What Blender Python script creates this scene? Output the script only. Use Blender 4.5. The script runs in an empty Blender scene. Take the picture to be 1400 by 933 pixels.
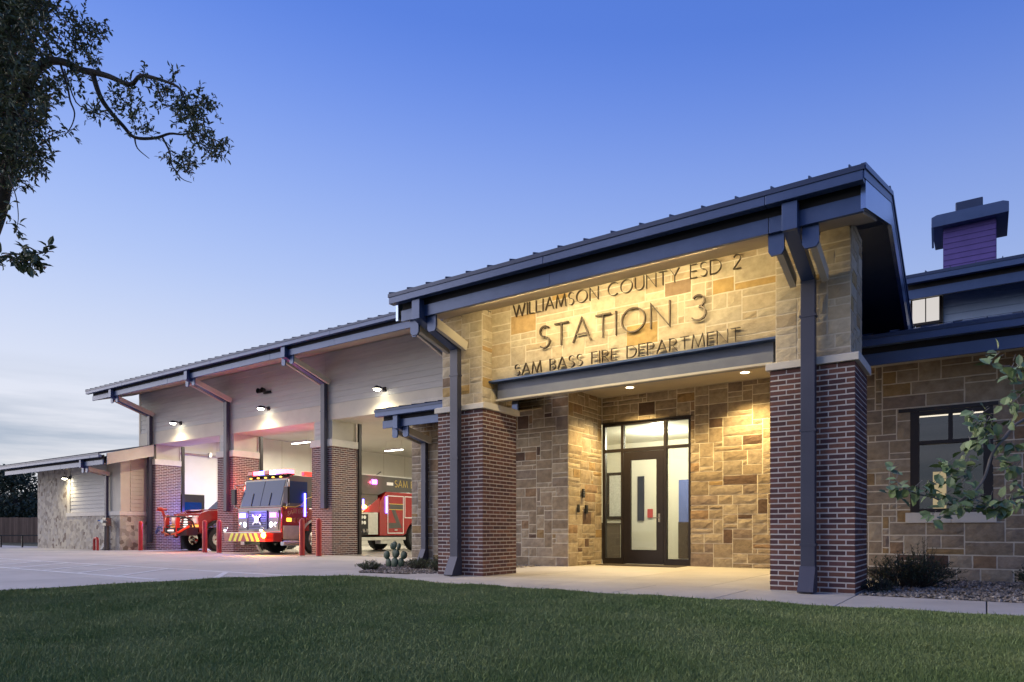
import bpy, bmesh, math, random
import numpy as np
from mathutils import Vector, Matrix
R = math.radians
rnd = random.Random(11)
scn = bpy.context.scene
COL = scn.collection

# ------------------------------------------------------------------ camera
TH = 0.60710
cam_d = bpy.data.cameras.new('camera')
cam = bpy.data.objects.new('camera', cam_d); COL.objects.link(cam)
CAM = Vector((2.357, -9.41, 0.80))
cam.location = CAM
cam.rotation_euler = (math.pi/2, 0, TH)
cam_d.sensor_width = 36; cam_d.lens = 24.0
cam_d.shift_y = 0.1855
cam_d.clip_start = 0.05; cam_d.clip_end = 3000
scn.camera = cam
FWD = Vector((-math.sin(TH), math.cos(TH), 0)); RGT = Vector((math.cos(TH), math.sin(TH), 0))
def at(px, py, D):
    """a place D metres ahead of the camera seen at photo position px, py"""
    return CAM + FWD*D + RGT*((px-700)/933.3*D) + Vector((0, 0, (726.16-py)/933.3*D))

# ------------------------------------------------------------------ world, sun, exposure
SUN_EL, SUN_ROT = 22.0, -118.0
w = bpy.data.worlds.new('World'); scn.world = w; w.use_nodes = True
nt = w.node_tree; nt.nodes.clear()
def N(t, **k):
    n = nt.nodes.new(t)
    for a, b in k.items(): setattr(n, a, b)
    return n
out = N('ShaderNodeOutputWorld'); bg = N('ShaderNodeBackground'); bg.inputs['Strength'].default_value = 0.10
sky = N('ShaderNodeTexSky', sky_type='NISHITA', sun_disc=False)
sky.sun_elevation = R(SUN_EL); sky.sun_rotation = R(SUN_ROT); sky.altitude = 200
sky.air_density = 1.0; sky.dust_density = 0.4; sky.ozone_density = 4.0
# dusk colours by height above the horizon, laid over the physical sky
WL = nt.links.new
geo_w = N('ShaderNodeNewGeometry'); neg = N('ShaderNodeVectorMath', operation='SCALE'); neg.inputs['Scale'].default_value = -1
WL(geo_w.outputs['Incoming'], neg.inputs[0]); sp = N('ShaderNodeSeparateXYZ'); WL(neg.outputs[0], sp.inputs[0])
ramp = N('ShaderNodeValToRGB'); ramp.color_ramp.interpolation = 'B_SPLINE'
SKY = [(0.0, (.70, .66, .66)), (.10, (.76, .75, .79)), (.20, (.65, .69, .81)), (.33, (.42, .54, .86)), (.48, (.23, .36, .83)), (.62, (.085, .205, .74)), (1.0, (.045, .13, .55))]
els = ramp.color_ramp.elements
while len(els) < len(SKY): els.new(.5)
for e, (p, c) in zip(els, SKY): e.position = p; e.color = c+(1,)

# a soft brightening towards the set sun in the west
dt = N('ShaderNodeVectorMath', operation='DOT_PRODUCT'); _b = R(-80); dt.inputs[1].default_value = (math.sin(_b), math.cos(_b), 0)
WL(neg.outputs[0], dt.inputs[0])
sh1 = N('ShaderNodeMath', operation='MULTIPLY_ADD'); sh1.inputs[1].default_value = -.10; sh1.inputs[2].default_value = .085; WL(dt.outputs['Value'], sh1.inputs[0])
sh2 = N('ShaderNodeMath', operation='ADD'); WL(sh1.outputs[0], sh2.inputs[0]); WL(sp.outputs['Z'], sh2.inputs[1]); WL(sh2.outputs[0], ramp.inputs[0])
mrw = N('ShaderNodeMapRange'); mrw.inputs['From Min'].default_value = -1; mrw.inputs['From Max'].default_value = 1; mrw.inputs['To Min'].default_value = 4.6; mrw.inputs['To Max'].default_value = 7.05
WL(dt.outputs['Value'], mrw.inputs[0])
sc_ = N('ShaderNodeVectorMath', operation='SCALE'); WL(ramp.outputs[0], sc_.inputs[0]); WL(mrw.outputs[0], sc_.inputs['Scale'])
# thin streaky cloud low in the sky
mpc = N('ShaderNodeMapping'); mpc.inputs['Scale'].default_value = (1.6, 1.6, 17); mpc.inputs['Location'].default_value = (3.1, .4, .2); WL(neg.outputs[0], mpc.inputs[0])
cn = N('ShaderNodeTexNoise'); cn.inputs['Scale'].default_value = 1.5; cn.inputs['Detail'].default_value = 7; cn.inputs['Roughness'].default_value = .55; WL(mpc.outputs[0], cn.inputs['Vector'])
c1 = N('ShaderNodeMapRange'); c1.inputs['From Min'].default_value = .36; c1.inputs['From Max'].default_value = .56; WL(cn.outputs[0], c1.inputs[0])
band = N('ShaderNodeValToRGB'); bw_ = band.color_ramp.elements; bw_[0].position = .0; bw_[0].color = (.5, .5, .5, 1); bw_[1].position = .21; bw_[1].color = (0, 0, 0, 1)
e = bw_.new(.05); e.color = (.8, .8, .8, 1); e = bw_.new(.13); e.color = (.75, .75, .75, 1); WL(sp.outputs['Z'], band.inputs[0])
mm = N('ShaderNodeMath', operation='MULTIPLY'); WL(c1.outputs[0], mm.inputs[0]); WL(band.outputs[0], mm.inputs[1])
cl = N('ShaderNodeMix', data_type='RGBA'); cl.inputs[7].default_value = (2.05, 2.5, 3.25, 1); WL(mm.outputs[0], cl.inputs[0]); WL(sc_.outputs[0], cl.inputs[6])
mxs = N('ShaderNodeMix', data_type='RGBA'); mxs.inputs[0].default_value = .94; WL(sky.outputs[0], mxs.inputs[6]); WL(cl.outputs[2], mxs.inputs[7])
WL(mxs.outputs[2], bg.inputs[0]); WL(bg.outputs[0], out.inputs[0])
sun_d = bpy.data.lights.new('sun', 'SUN'); sun_d.energy = 1.9; sun_d.angle = R(70); sun_d.color = (1, .88, .78)
sun = bpy.data.objects.new('sun', sun_d); COL.objects.link(sun)
_a = R(SUN_ROT)
sdir = Vector((math.sin(_a)*math.cos(R(SUN_EL)), math.cos(_a)*math.cos(R(SUN_EL)), math.sin(R(SUN_EL))))
sun.rotation_euler = (-sdir).to_track_quat('-Z', 'Y').to_euler(); sun.location = sdir*60
vs = scn.view_settings; vs.view_transform = 'Standard'; vs.look = 'None'; vs.exposure = 0.68; vs.gamma = 1; vs.use_curve_mapping = False
scn.cycles.max_bounces = 7; scn.cycles.diffuse_bounces = 3; scn.cycles.glossy_bounces = 3
scn.cycles.transparent_max_bounces = 12; scn.cycles.sample_clamp_indirect = 4; scn.cycles.use_denoising = True
scn.cycles.caustics_reflective = False; scn.cycles.caustics_refractive = False

# ------------------------------------------------------------------ materials
def M(name, c1, c2=None, ns=6., rough=.7, metal=0., bs=0., bd=0., isl=0., emit=None, es=0., spec=.4, stretch=None, ramp=None, ramp_pos=None, detail=4., coat=0., spots=None):
    m = bpy.data.materials.new(name); m.use_nodes = True
    t = m.node_tree; p = t.nodes['Principled BSDF']; L = t.links.new
    def nd(k, **a):
        n = t.nodes.new(k)
        for x, y in a.items(): setattr(n, x, y)
        return n
    p.inputs['Roughness'].default_value = rough; p.inputs['Metallic'].default_value = metal
    p.inputs['Specular IOR Level'].default_value = spec
    if coat: p.inputs['Coat Weight'].default_value = coat; p.inputs['Coat Roughness'].default_value = .08
    geo = nd('ShaderNodeNewGeometry'); pos = geo.outputs['Position']
    if stretch:
        mp = nd('ShaderNodeMapping'); mp.inputs['Scale'].default_value = stretch; L(pos, mp.inputs['Vector']); pos = mp.outputs[0]
    c1 = tuple(c1)+(1,)
    src = None
    rv = None
    if isl or ramp:
        oi = nd('ShaderNodeObjectInfo'); ad = nd('ShaderNodeMath', operation='ADD'); fr = nd('ShaderNodeMath', operation='FRACT')
        L(geo.outputs['Random Per Island'], ad.inputs[0]); L(oi.outputs['Random'], ad.inputs[1]); L(ad.outputs[0], fr.inputs[0]); rv = fr.outputs[0]
    if ramp:
        cr = nd('ShaderNodeValToRGB'); cr.color_ramp.interpolation = 'CONSTANT'
        els = cr.color_ramp.elements
        while len(els) < len(ramp): els.new(.5)
        for i, c in enumerate(ramp):
            els[i].position = ramp_pos[i]; els[i].color = tuple(c)+(1,)
        L(rv, cr.inputs[0]); src = cr.outputs[0]
    if c2 is not None:
        nz = nd('ShaderNodeTexNoise'); nz.inputs['Scale'].default_value = ns; nz.inputs['Detail'].default_value = detail; nz.inputs['Roughness'].default_value = .6
        L(pos, nz.inputs['Vector'])
        mr = nd('ShaderNodeMapRange'); mr.inputs['From Min'].default_value = .3; mr.inputs['From Max'].default_value = .7; L(nz.outputs[0], mr.inputs[0])
        mx = nd('ShaderNodeMix', data_type='RGBA')
        if ramp:
            mx.blend_type = 'MULTIPLY'; mx.inputs[0].default_value = 1
            mx2 = nd('ShaderNodeMix', data_type='RGBA'); mx2.inputs[6].default_value = c1; mx2.inputs[7].default_value = tuple(c2)+(1,)
            L(mr.outputs[0], mx2.inputs[0]); L(src, mx.inputs[6]); L(mx2.outputs[2], mx.inputs[7])
        else:
            mx.inputs[6].default_value = c1; mx.inputs[7].default_value = tuple(c2)+(1,); L(mr.outputs[0], mx.inputs[0])
        src = mx.outputs[2]
    if isl:
        m2 = nd('ShaderNodeMapRange'); m2.inputs['To Min'].default_value = 1-isl; m2.inputs['To Max'].default_value = 1+isl
        fr2 = nd('ShaderNodeMath', operation='MULTIPLY'); fr2.inputs[1].default_value = 7.31; f3 = nd('ShaderNodeMath', operation='FRACT')
        L(rv, fr2.inputs[0]); L(fr2.outputs[0], f3.inputs[0]); L(f3.outputs[0], m2.inputs[0])
        hs = nd('ShaderNodeHueSaturation')
        if src is not None: L(src, hs.inputs['Color'])
        else: hs.inputs['Color'].default_value = c1
        L(m2.outputs[0], hs.inputs['Value']); src = hs.outputs[0]
    for sps in (spots or ()):
        sn = nd('ShaderNodeTexNoise'); sn.inputs['Scale'].default_value = sps[0]; sn.inputs['Detail'].default_value = 6; sn.inputs['Roughness'].default_value = .6
        if len(sps) > 3:
            mps = nd('ShaderNodeMapping'); mps.inputs['Scale'].default_value = sps[3]; L(geo.outputs['Position'], mps.inputs['Vector']); L(mps.outputs[0], sn.inputs['Vector'])
        else: L(geo.outputs['Position'], sn.inputs['Vector'])
        sm_ = nd('ShaderNodeMapRange'); sm_.inputs['From Min'].default_value = sps[1]; sm_.inputs['From Max'].default_value = sps[1]+.14; sm_.inputs['To Min'].default_value = 0; sm_.inputs['To Max'].default_value = sps[2]; L(sn.outputs[0], sm_.inputs[0])
        mxp = nd('ShaderNodeMix', data_type='RGBA'); mxp.inputs[7].default_value = (.07, .065, .06, 1); L(sm_.outputs[0], mxp.inputs[0])
        if src is not None: L(src, mxp.inputs[6])
        else: mxp.inputs[6].default_value = c1
        src = mxp.outputs[2]
    if src is not None: L(src, p.inputs['Base Color'])
    else: p.inputs['Base Color'].default_value = c1
    if bs:
        b = nd('ShaderNodeTexNoise'); b.inputs['Scale'].default_value = bs; b.inputs['Detail'].default_value = 5; b.inputs['Roughness'].default_value = .65
        L(pos, b.inputs['Vector'])
        bp = nd('ShaderNodeBump'); bp.inputs['Strength'].default_value = 1; bp.inputs['Distance'].default_value = bd
        L(b.outputs[0], bp.inputs['Height']); L(bp.outputs[0], p.inputs['Normal'])
    if emit:
        p.inputs['Emission Color'].default_value = tuple(emit)+(1,); p.inputs['Emission Strength'].default_value = es
    return m
def glass(name, tint=(.9, .93, .95), refl=1.0):
    m = bpy.data.materials.new(name); m.use_nodes = True; t = m.node_tree; t.nodes.clear()
    o = t.nodes.new('ShaderNodeOutputMaterial'); mx = t.nodes.new('ShaderNodeMixShader'); tr = t.nodes.new('ShaderNodeBsdfTransparent'); g = t.nodes.new('ShaderNodeBsdfGlossy')
    fr = t.nodes.new('ShaderNodeFresnel'); fr.inputs[0].default_value = 1.5; g.inputs['Roughness'].default_value = .02
    mu = t.nodes.new('ShaderNodeMath'); mu.operation = 'MULTIPLY'; mu.inputs[1].default_value = refl; mu.use_clamp = True
    tr.inputs[0].default_value = tuple(tint)+(1,)
    L = t.links.new; L(fr.outputs[0], mu.inputs[0]); L(mu.outputs[0], mx.inputs[0]); L(tr.outputs[0], mx.inputs[1]); L(g.outputs[0], mx.inputs[2]); L(mx.outputs[0], o.inputs[0])
    return m

m_metal = M('slate_blue_metal', (.042, .075, .175), (.055, .092, .205), ns=3, rough=.36, metal=.25, spec=.5, bs=8, bd=.0015, spots=[(7, .66, .25, (1.5, 1.5, .25))])
m_beam = M('grey_steel_beam', (.12, .135, .18), (.15, .165, .21), ns=3, rough=.45, metal=.2, bs=8, bd=.001)
m_spout = M('bronze_downspout', (.048, .052, .082), (.062, .066, .10), ns=2, rough=.4, metal=.25, spots=[(6, .64, .3, (1.5, 1.5, .3))])
m_roof = M('standing_seam_metal', (.026, .042, .095), (.034, .054, .115), ns=2, rough=.4, metal=.3)
m_rake = M('satin_metal_panel', (.26, .34, .52), (.30, .38, .56), ns=2, rough=.25, metal=.85)
m_dark = M('shade_and_fixture_black', (.02, .02, .025), rough=.8)  # painted shade behind the fascias, and the black wall light fittings
m_soffit = M('soffit_panel', (.36, .32, .26), (.42, .37, .30), ns=2, rough=.75, bs=30, bd=.001)
m_trim = M('cream_trim', (.50, .46, .38), (.57, .53, .44), ns=2, rough=.65, bs=60, bd=.0005)
m_siding = M('fiber_cement_siding', (.44, .43, .41), (.51, .50, .47), ns=5, rough=.7, isl=.05, bs=18, bd=.002, stretch=(.25, 1, 3))
m_mortar = M('brick_mortar', (.60, .56, .53), (.52, .49, .46), ns=14, rough=.95, bs=120, bd=.002)
m_smortar = M('stone_mortar', (.70, .64, .52), (.60, .54, .44), ns=9, rough=.95, bs=90, bd=.003)
m_brick = M('brown_brick', (1, 1, 1), (.8, .78, .78), ns=30, rough=.85, isl=.18, bs=60, bd=.001,
            ramp=[(.125, .058, .052), (.15, .070, .058), (.095, .048, .052), (.175, .082, .062), (.128, .062, .062)], ramp_pos=[0, .3, .55, .78, .9])
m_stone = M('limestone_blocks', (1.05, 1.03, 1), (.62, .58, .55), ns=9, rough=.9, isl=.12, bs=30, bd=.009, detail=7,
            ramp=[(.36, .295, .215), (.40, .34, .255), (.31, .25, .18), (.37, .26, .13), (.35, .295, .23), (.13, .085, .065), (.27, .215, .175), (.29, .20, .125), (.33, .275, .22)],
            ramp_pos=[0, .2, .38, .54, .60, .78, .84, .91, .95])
m_stone_lit = M('lit_limestone_blocks', (1.05, 1.03, 1), (.74, .70, .66), ns=9, rough=.9, isl=.08, bs=30, bd=.008, detail=7,  # same limestone, lighter palette: the light on sign wall and piers is painted in
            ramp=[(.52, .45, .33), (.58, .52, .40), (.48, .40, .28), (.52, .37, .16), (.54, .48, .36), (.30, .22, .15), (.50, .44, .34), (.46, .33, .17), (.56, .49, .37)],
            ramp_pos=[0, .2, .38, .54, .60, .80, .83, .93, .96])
m_cap = M('cast_stone', (.58, .55, .49), (.66, .62, .55), ns=6, rough=.85, bs=70, bd=.001)
m_conc = M('concrete', (.40, .38, .35), (.54, .515, .475), spots=[(1.4, .62, .3), (5, .68, .4)], ns=.9, rough=.85, bs=45, bd=.0015, isl=.05, detail=8)
m_drive = M('driveway_concrete', (.36, .345, .32), (.52, .495, .46), spots=[(.9, .60, .45), (3.0, .66, .5), (1.2, .58, .35, (2.2, .08, 1))], ns=.45, rough=.8, bs=40, bd=.002, isl=.06, detail=9)
m_floor = M('bay_floor', (.34, .32, .28), (.42, .40, .35), ns=.8, rough=.22, spec=.5)
m_paint = M('white_road_paint', (.75, .75, .73), (.55, .55, .54), ns=9, rough=.7)
m_soil = M('soil', (.05, .045, .035), (.08, .07, .05), ns=5, rough=1)
m_lawn = M('lawn_soil', (.05, .07, .035), (.08, .10, .05), ns=3, rough=1)
m_field = M('far_field', (.05, .06, .035), (.08, .08, .05), ns=.2, rough=1)
m_grass = M('grass_blades', (.125, .195, .058), (.26, .31, .125), ns=.9, rough=.6, isl=.3, spec=.25, detail=6)
m_gravel = M('gravel', (1, 1, 1), (.75, .74, .72), ns=40, rough=.9, isl=.25, ramp=[(.22, .19, .16), (.33, .29, .25), (.15, .14, .13), (.42, .39, .35)], ramp_pos=[0, .35, .6, .85])
m_bark = M('bark', (.055, .045, .038), (.09, .075, .06), ns=14, rough=.95, bs=30, bd=.01)
m_oak = M('oak_leaf', (.07, .105, .06), (.14, .165, .09), ns=4, rough=.5, isl=.35, spec=.4)
m_redbud = M('redbud_leaf', (.10, .165, .075), (.20, .26, .11), ns=6, rough=.45, isl=.35, spec=.4)
m_farleaf = M('far_tree_leaf', (.04, .065, .045), (.075, .10, .065), ns=.6, rough=.7, isl=.3)
m_shrub = M('shrub_leaf', (.07, .105, .055), (.13, .165, .09), ns=8, rough=.6, isl=.3)
m_cactus = M('cactus_pad', (.022, .050, .034), (.042, .078, .048), ns=10, rough=.55, isl=.15, bs=60, bd=.003)
m_frame = M('dark_bronze_frame', (.022, .018, .02), (.03, .024, .025), ns=4, rough=.4, metal=.3)
m_letter = M('bronze_letter', (.055, .042, .032), (.085, .065, .048), ns=6, rough=.4, metal=.4)
m_wall = M('painted_wall', (.66, .63, .53), (.70, .67, .57), ns=1.2, rough=.8, bs=50, bd=.0006)
m_block = M('painted_block_wall', (.70, .68, .60), (.75, .73, .65), ns=1.5, rough=.75, bs=60, bd=.001)
m_ceil = M('bay_ceiling', (.50, .48, .42), (.55, .53, .46), ns=1, rough=.85)
m_glass = glass('clear_glass'); m_wglass = glass('window_glass', (.7, .68, .66), 2.4)
m_cabglass = M('windshield_glass', (.006, .032, .10), rough=.10, spec=.28)
m_red = M('fire_red_paint', (.25, .010, .012), (.28, .012, .014), ns=2, rough=.22, spec=.5, coat=.7)
m_grey = M('charcoal_paint', (.075, .07, .065), (.09, .085, .08), ns=2, rough=.28, metal=.3, coat=.5)
m_silver = M('brushed_aluminium', (.55, .55, .53), (.65, .64, .62), ns=8, rough=.28, metal=.9)
m_chrome = M('chrome', (.75, .75, .76), rough=.08, metal=1)
m_dchrome = M('dark_chrome', (.12, .13, .20), rough=.32, metal=.8)
m_black = M('black_plastic', (.014, .014, .015), rough=.5)
m_rubber = M('tyre_rubber', (.018, .018, .019), (.03, .03, .03), ns=20, rough=.85, bs=40, bd=.004)
m_yellow = M('yellow_reflective', (.80, .82, .07), rough=.35)
m_gold = M('gold_leaf', (.85, .62, .12), rough=.35)
m_cream = M('cream_lettering', (.85, .70, .42), rough=.4)
m_white = M('white_stripe', (.75, .74, .72), rough=.4)
m_bred = M('bollard_red', (.34, .025, .022), (.40, .035, .03), ns=6, rough=.45, spec=.5)
m_wood = M('fence_wood', (.19, .125, .085), (.25, .17, .115), ns=6, rough=.9, isl=.2, stretch=(1, 1, .2))
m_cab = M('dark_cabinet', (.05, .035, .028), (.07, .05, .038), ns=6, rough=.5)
m_doorreflect = M('doorway_reflection_blue', (.10, .14, .36), (.12, .16, .40), ns=3, rough=.5)  # colour of a reflection, painted onto the lobby doorway
m_mat = M('door_mat', (.045, .038, .032), (.07, .058, .05), ns=60, rough=1, bs=200, bd=.004)
m_alarm = M('alarm_red', (.45, .05, .03), rough=.4)
m_paper = M('notice_paper', (.7, .7, .66), (.5, .5, .48), ns=25, rough=.7)
m_chim = M('chimney_siding', (.075, .055, .23), (.09, .065, .27), ns=5, rough=.7, isl=.06)
m_upper = M('upper_siding', (.30, .40, .60), (.34, .44, .65), ns=5, rough=.7, isl=.05)
def EM(name, c, s): return M(name, (.02, .02, .02), emit=c, es=s, rough=.4)
e_lamp = EM('lit_lamp', (1, .93, .72), 30); e_tube = EM('lit_tube', (1, .95, .80), 9); e_down = EM('lit_downlight', (1, .80, .48), 14)
e_red = EM('lit_red', (1, .03, .05), 16); e_blue = EM('lit_blue', (.12, .10, 1), 9); e_amber = EM('lit_amber', (1, .45, .03), 30)
e_white = EM('lit_white', (.75, .72, 1), 6); e_pink = EM('lit_pink', (.62, .12, 1), 4.5); e_win = EM('lit_window', (.85, .80, .76), .5)

# ------------------------------------------------------------------ mesh helpers
class MB:
    def __init__(s): s.v = []; s.f = []; s.mi = []; s.cur = 0
    def mat(s, i): s.cur = i; return s
    def add(s, vs, fs):
        n = len(s.v); s.v += [tuple(v) for v in vs]; s.f += [tuple(i+n for i in f) for f in fs]; s.mi += [s.cur]*len(fs); return s
    def box(s, x0, x1, y0, y1, z0, z1):
        vs = [(x, y, z) for z in (z0, z1) for y in (y0, y1) for x in (x0, x1)]
        return s.add(vs, [(0, 2, 3, 1), (4, 5, 7, 6), (0, 1, 5, 4), (2, 6, 7, 3), (0, 4, 6, 2), (1, 3, 7, 5)])
    def prism(s, poly, a, b, axis='x'):
        """poly in the other two axes (y,z for x; x,z for y; x,y for z), extruded a..b"""
        n = len(poly)
        def P(p, t): return {'x': (t, p[0], p[1]), 'y': (p[0], t, p[1]), 'z': (p[0], p[1], t)}[axis]
        vs = [P(p, a) for p in poly]+[P(p, b) for p in poly]
        return s.add(vs, [tuple(range(n))[::-1], tuple(range(n, 2*n))]+[(i, (i+1) % n, n+(i+1) % n, n+i) for i in range(n)])
    def bar(s, p, q, w, h, up=(0, 0, 1)):
        p = Vector(p); q = Vector(q); d = (q-p).normalized(); u = Vector(up); sd = d.cross(u).normalized(); u = sd.cross(d).normalized()
        vs = [c+sd*(a*w/2)+u*(b*h/2) for c in (p, q) for a, b in ((-1, -1), (1, -1), (1, 1), (-1, 1))]
        return s.add(vs, [(0, 1, 2, 3)[::-1], (4, 5, 6, 7), (0, 1, 5, 4), (1, 2, 6, 5), (2, 3, 7, 6), (3, 0, 4, 7)])
    def tube(s, pts, rad, n=8, cap=True):
        pts = [Vector(p) for p in pts]
        if not isinstance(rad, (list, tuple)): rad = [rad]*len(pts)
        base = len(s.v); vs = []; fs = []
        ref = None
        for i, p in enumerate(pts):
            d = (pts[min(i+1, len(pts)-1)]-pts[max(i-1, 0)]).normalized()
            if ref is None: ref = d.orthogonal().normalized()
            ref = (ref-d*ref.dot(d)).normalized(); b = d.cross(ref)
            for k in range(n):
                a = 2*math.pi*k/n; vs.append(p+(ref*math.cos(a)+b*math.sin(a))*rad[i])
        for i in range(len(pts)-1):
            for k in range(n): fs.append((i*n+k, i*n+(k+1) % n, (i+1)*n+(k+1) % n, (i+1)*n+k))
        if cap: fs.append(tuple(range(n))[::-1]); fs.append(tuple(range((len(pts)-1)*n, len(pts)*n)))
        return s.add(vs, fs)
    def cyl(s, p, q, r, n=16, r2=None): return s.tube([p, q], [r, r if r2 is None else r2], n)
    def lathe(s, prof, c, axis='z', n=20):
        """prof (r,h) list around axis through c"""
        vs = []; fs = []
        for r, h in prof:
            for k in range(n):
                a = 2*math.pi*k/n; u, v = r*math.cos(a), r*math.sin(a)
                o = {'z': (u, v, h), 'x': (h, u, v), 'y': (u, h, v)}[axis]
                vs.append((c[0]+o[0], c[1]+o[1], c[2]+o[2]))
        for i in range(len(prof)-1):
            for k in range(n): fs.append((i*n+k, i*n+(k+1) % n, (i+1)*n+(k+1) % n, (i+1)*n+k))
        return s.add(vs, fs)
    def build(s, name, mats, parent=None, bevel=0, smooth=False, kind=None, label=None, seg=2, at=None, fixn=True):
        me = bpy.data.meshes.new(name); me.from_pydata(s.v, [], s.f)
        if not isinstance(mats, (list, tuple)): mats = [mats]
        for m in mats: me.materials.append(m)
        if len(mats) > 1: me.polygons.foreach_set('material_index', s.mi)
        if bevel or fixn:
            bm = bmesh.new(); bm.from_mesh(me)
            if fixn: bmesh.ops.recalc_face_normals(bm, faces=bm.faces)
            if bevel:
                ed = [e for e in bm.edges if len(e.link_faces) == 2 and e.calc_face_angle(0) > .5]
                bmesh.ops.bevel(bm, geom=ed, offset=bevel, segments=seg, profile=.6, affect='EDGES', clamp_overlap=True)
            bm.to_mesh(me); bm.free()
        if smooth:
            me.polygons.foreach_set('use_smooth', [True]*len(me.polygons))
            if smooth != 'all': me.set_sharp_from_angle(angle=R(38))
        o = bpy.data.objects.new(name, me); COL.objects.link(o)
        adopt(o, parent)
        if kind: o['kind'] = kind
        if label: o['label'] = label
        if at: o.location = at
        return o
LOCAL = set()
def adopt(o, parent):
    if parent is None: return
    o.parent = parent
    if parent.type == 'EMPTY' and parent.name not in LOCAL:
        o.matrix_parent_inverse = Matrix.Translation(parent.location).inverted()
def tag(o, label, cat, group=None):
    o['label'] = label; o['category'] = cat
    if group: o['group'] = group
    return o
def thing(name, label, cat, loc, rot=0, group=None, local=False):
    o = bpy.data.objects.new(name, None); COL.objects.link(o); o.empty_display_size = .2
    o.location = loc; o.rotation_euler = (0, 0, rot)
    if local: LOCAL.add(o.name)
    return tag(o, label, cat, group)
def struct(o): o['kind'] = 'structure'; return o
def lamp(name, kind, loc, energy, color, parent=None, size=.1, spot=None, aim=None, blend=.5, size_y=None):
    d = bpy.data.lights.new(name, kind); d.energy = energy; d.color = color
    if kind == 'AREA':
        d.size = size
        if size_y: d.shape = 'RECTANGLE'; d.size_y = size_y
    else: d.shadow_soft_size = size
    if kind == 'SPOT': d.spot_size = R(spot); d.spot_blend = blend
    o = bpy.data.objects.new(name, d); COL.objects.link(o); o.location = loc
    if aim is not None: o.rotation_euler = (Vector(aim)-Vector(loc)).to_track_quat('-Z', 'Y').to_euler()
    adopt(o, parent); return o
def proj_area(vs):
    xs = []; ys = []
    for v in vs:
        d = Vector(v)-CAM; z = d.dot(FWD)
        if z < .2: return 0
        x = d.dot(RGT)/z*933.3+700; y = 726-d.z/z*933.3
        xs.append(x); ys.append(y)
    if max(xs) < 0 or min(xs) > 1400 or max(ys) < 0 or min(ys) > 933: return 0
    return (max(xs)-min(xs))*(max(ys)-min(ys))

# pieces (stones, bricks): largest in view become objects of their own, the rest one mesh per wall
PIECES = {'stone': [], 'brick': []}
LIT_WALLS = set()  # walls whose stone colour carries painted light
def flush_pieces(kind, material, most=300):
    L = sorted(PIECES[kind], key=lambda t: -t[3]); rest = {}
    for i, (wall, vs, fs, a) in enumerate(L):
        if i < most and a > 20:
            me = bpy.data.meshes.new(kind); me.from_pydata(vs, [], fs); me.materials.append(m_stone_lit if wall.name in LIT_WALLS else material)
            o = bpy.data.objects.new(kind, me); COL.objects.link(o); o.parent = wall
        else: rest.setdefault(wall.name, (wall, MB()))[1].add(vs, fs)
    for wall, mb in rest.values(): mb.build(kind+'work', m_stone_lit if wall.name in LIT_WALLS else material, wall, kind='stuff', fixn=False)
def ashlar(W, H, openings, rg, big=1.0, u0=0.105):
    nx = max(1, round(W/u0)); nz = max(1, round(H/u0)); ux, uz = W/nx, H/nz
    g = [[False]*nx for _ in range(nz)]
    for j in range(nz):
        for i in range(nx):
            cx, cz = (i+.5)*ux, (j+.5)*uz
            if any(a <= cx <= b and c <= cz <= d for a, b, c, d in openings): g[j][i] = True
    res = []
    for j in range(nz):
        for i in range(nx):
            if g[j][i]: continue
            h = rg.choice([1, 1, 2, 2, 2, 2, 3]); ww = rg.choice([2, 3, 3, 4, 4, 5, 6, 7]) if h < 3 else rg.choice([2, 3, 4, 5])
            if rg.random() < .08: h = 1; ww = 1
            ww = max(1, round(ww*big))
            n = 0
            while n < ww and i+n < nx and not g[j][i+n]: n += 1
            if i+n < nx and not g[j][i+n] and (i+n+1 >= nx or g[j][i+n+1]): n += 1
            hh = 0
            while hh < h and j+hh < nz and not any(g[j+hh][i+k] for k in range(n)): hh += 1
            for b in range(hh):
                for a in range(n): g[j+b][i+a] = True
            res.append((i*ux, (i+n)*ux, j*uz, (j+hh)*uz))
    return res
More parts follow.
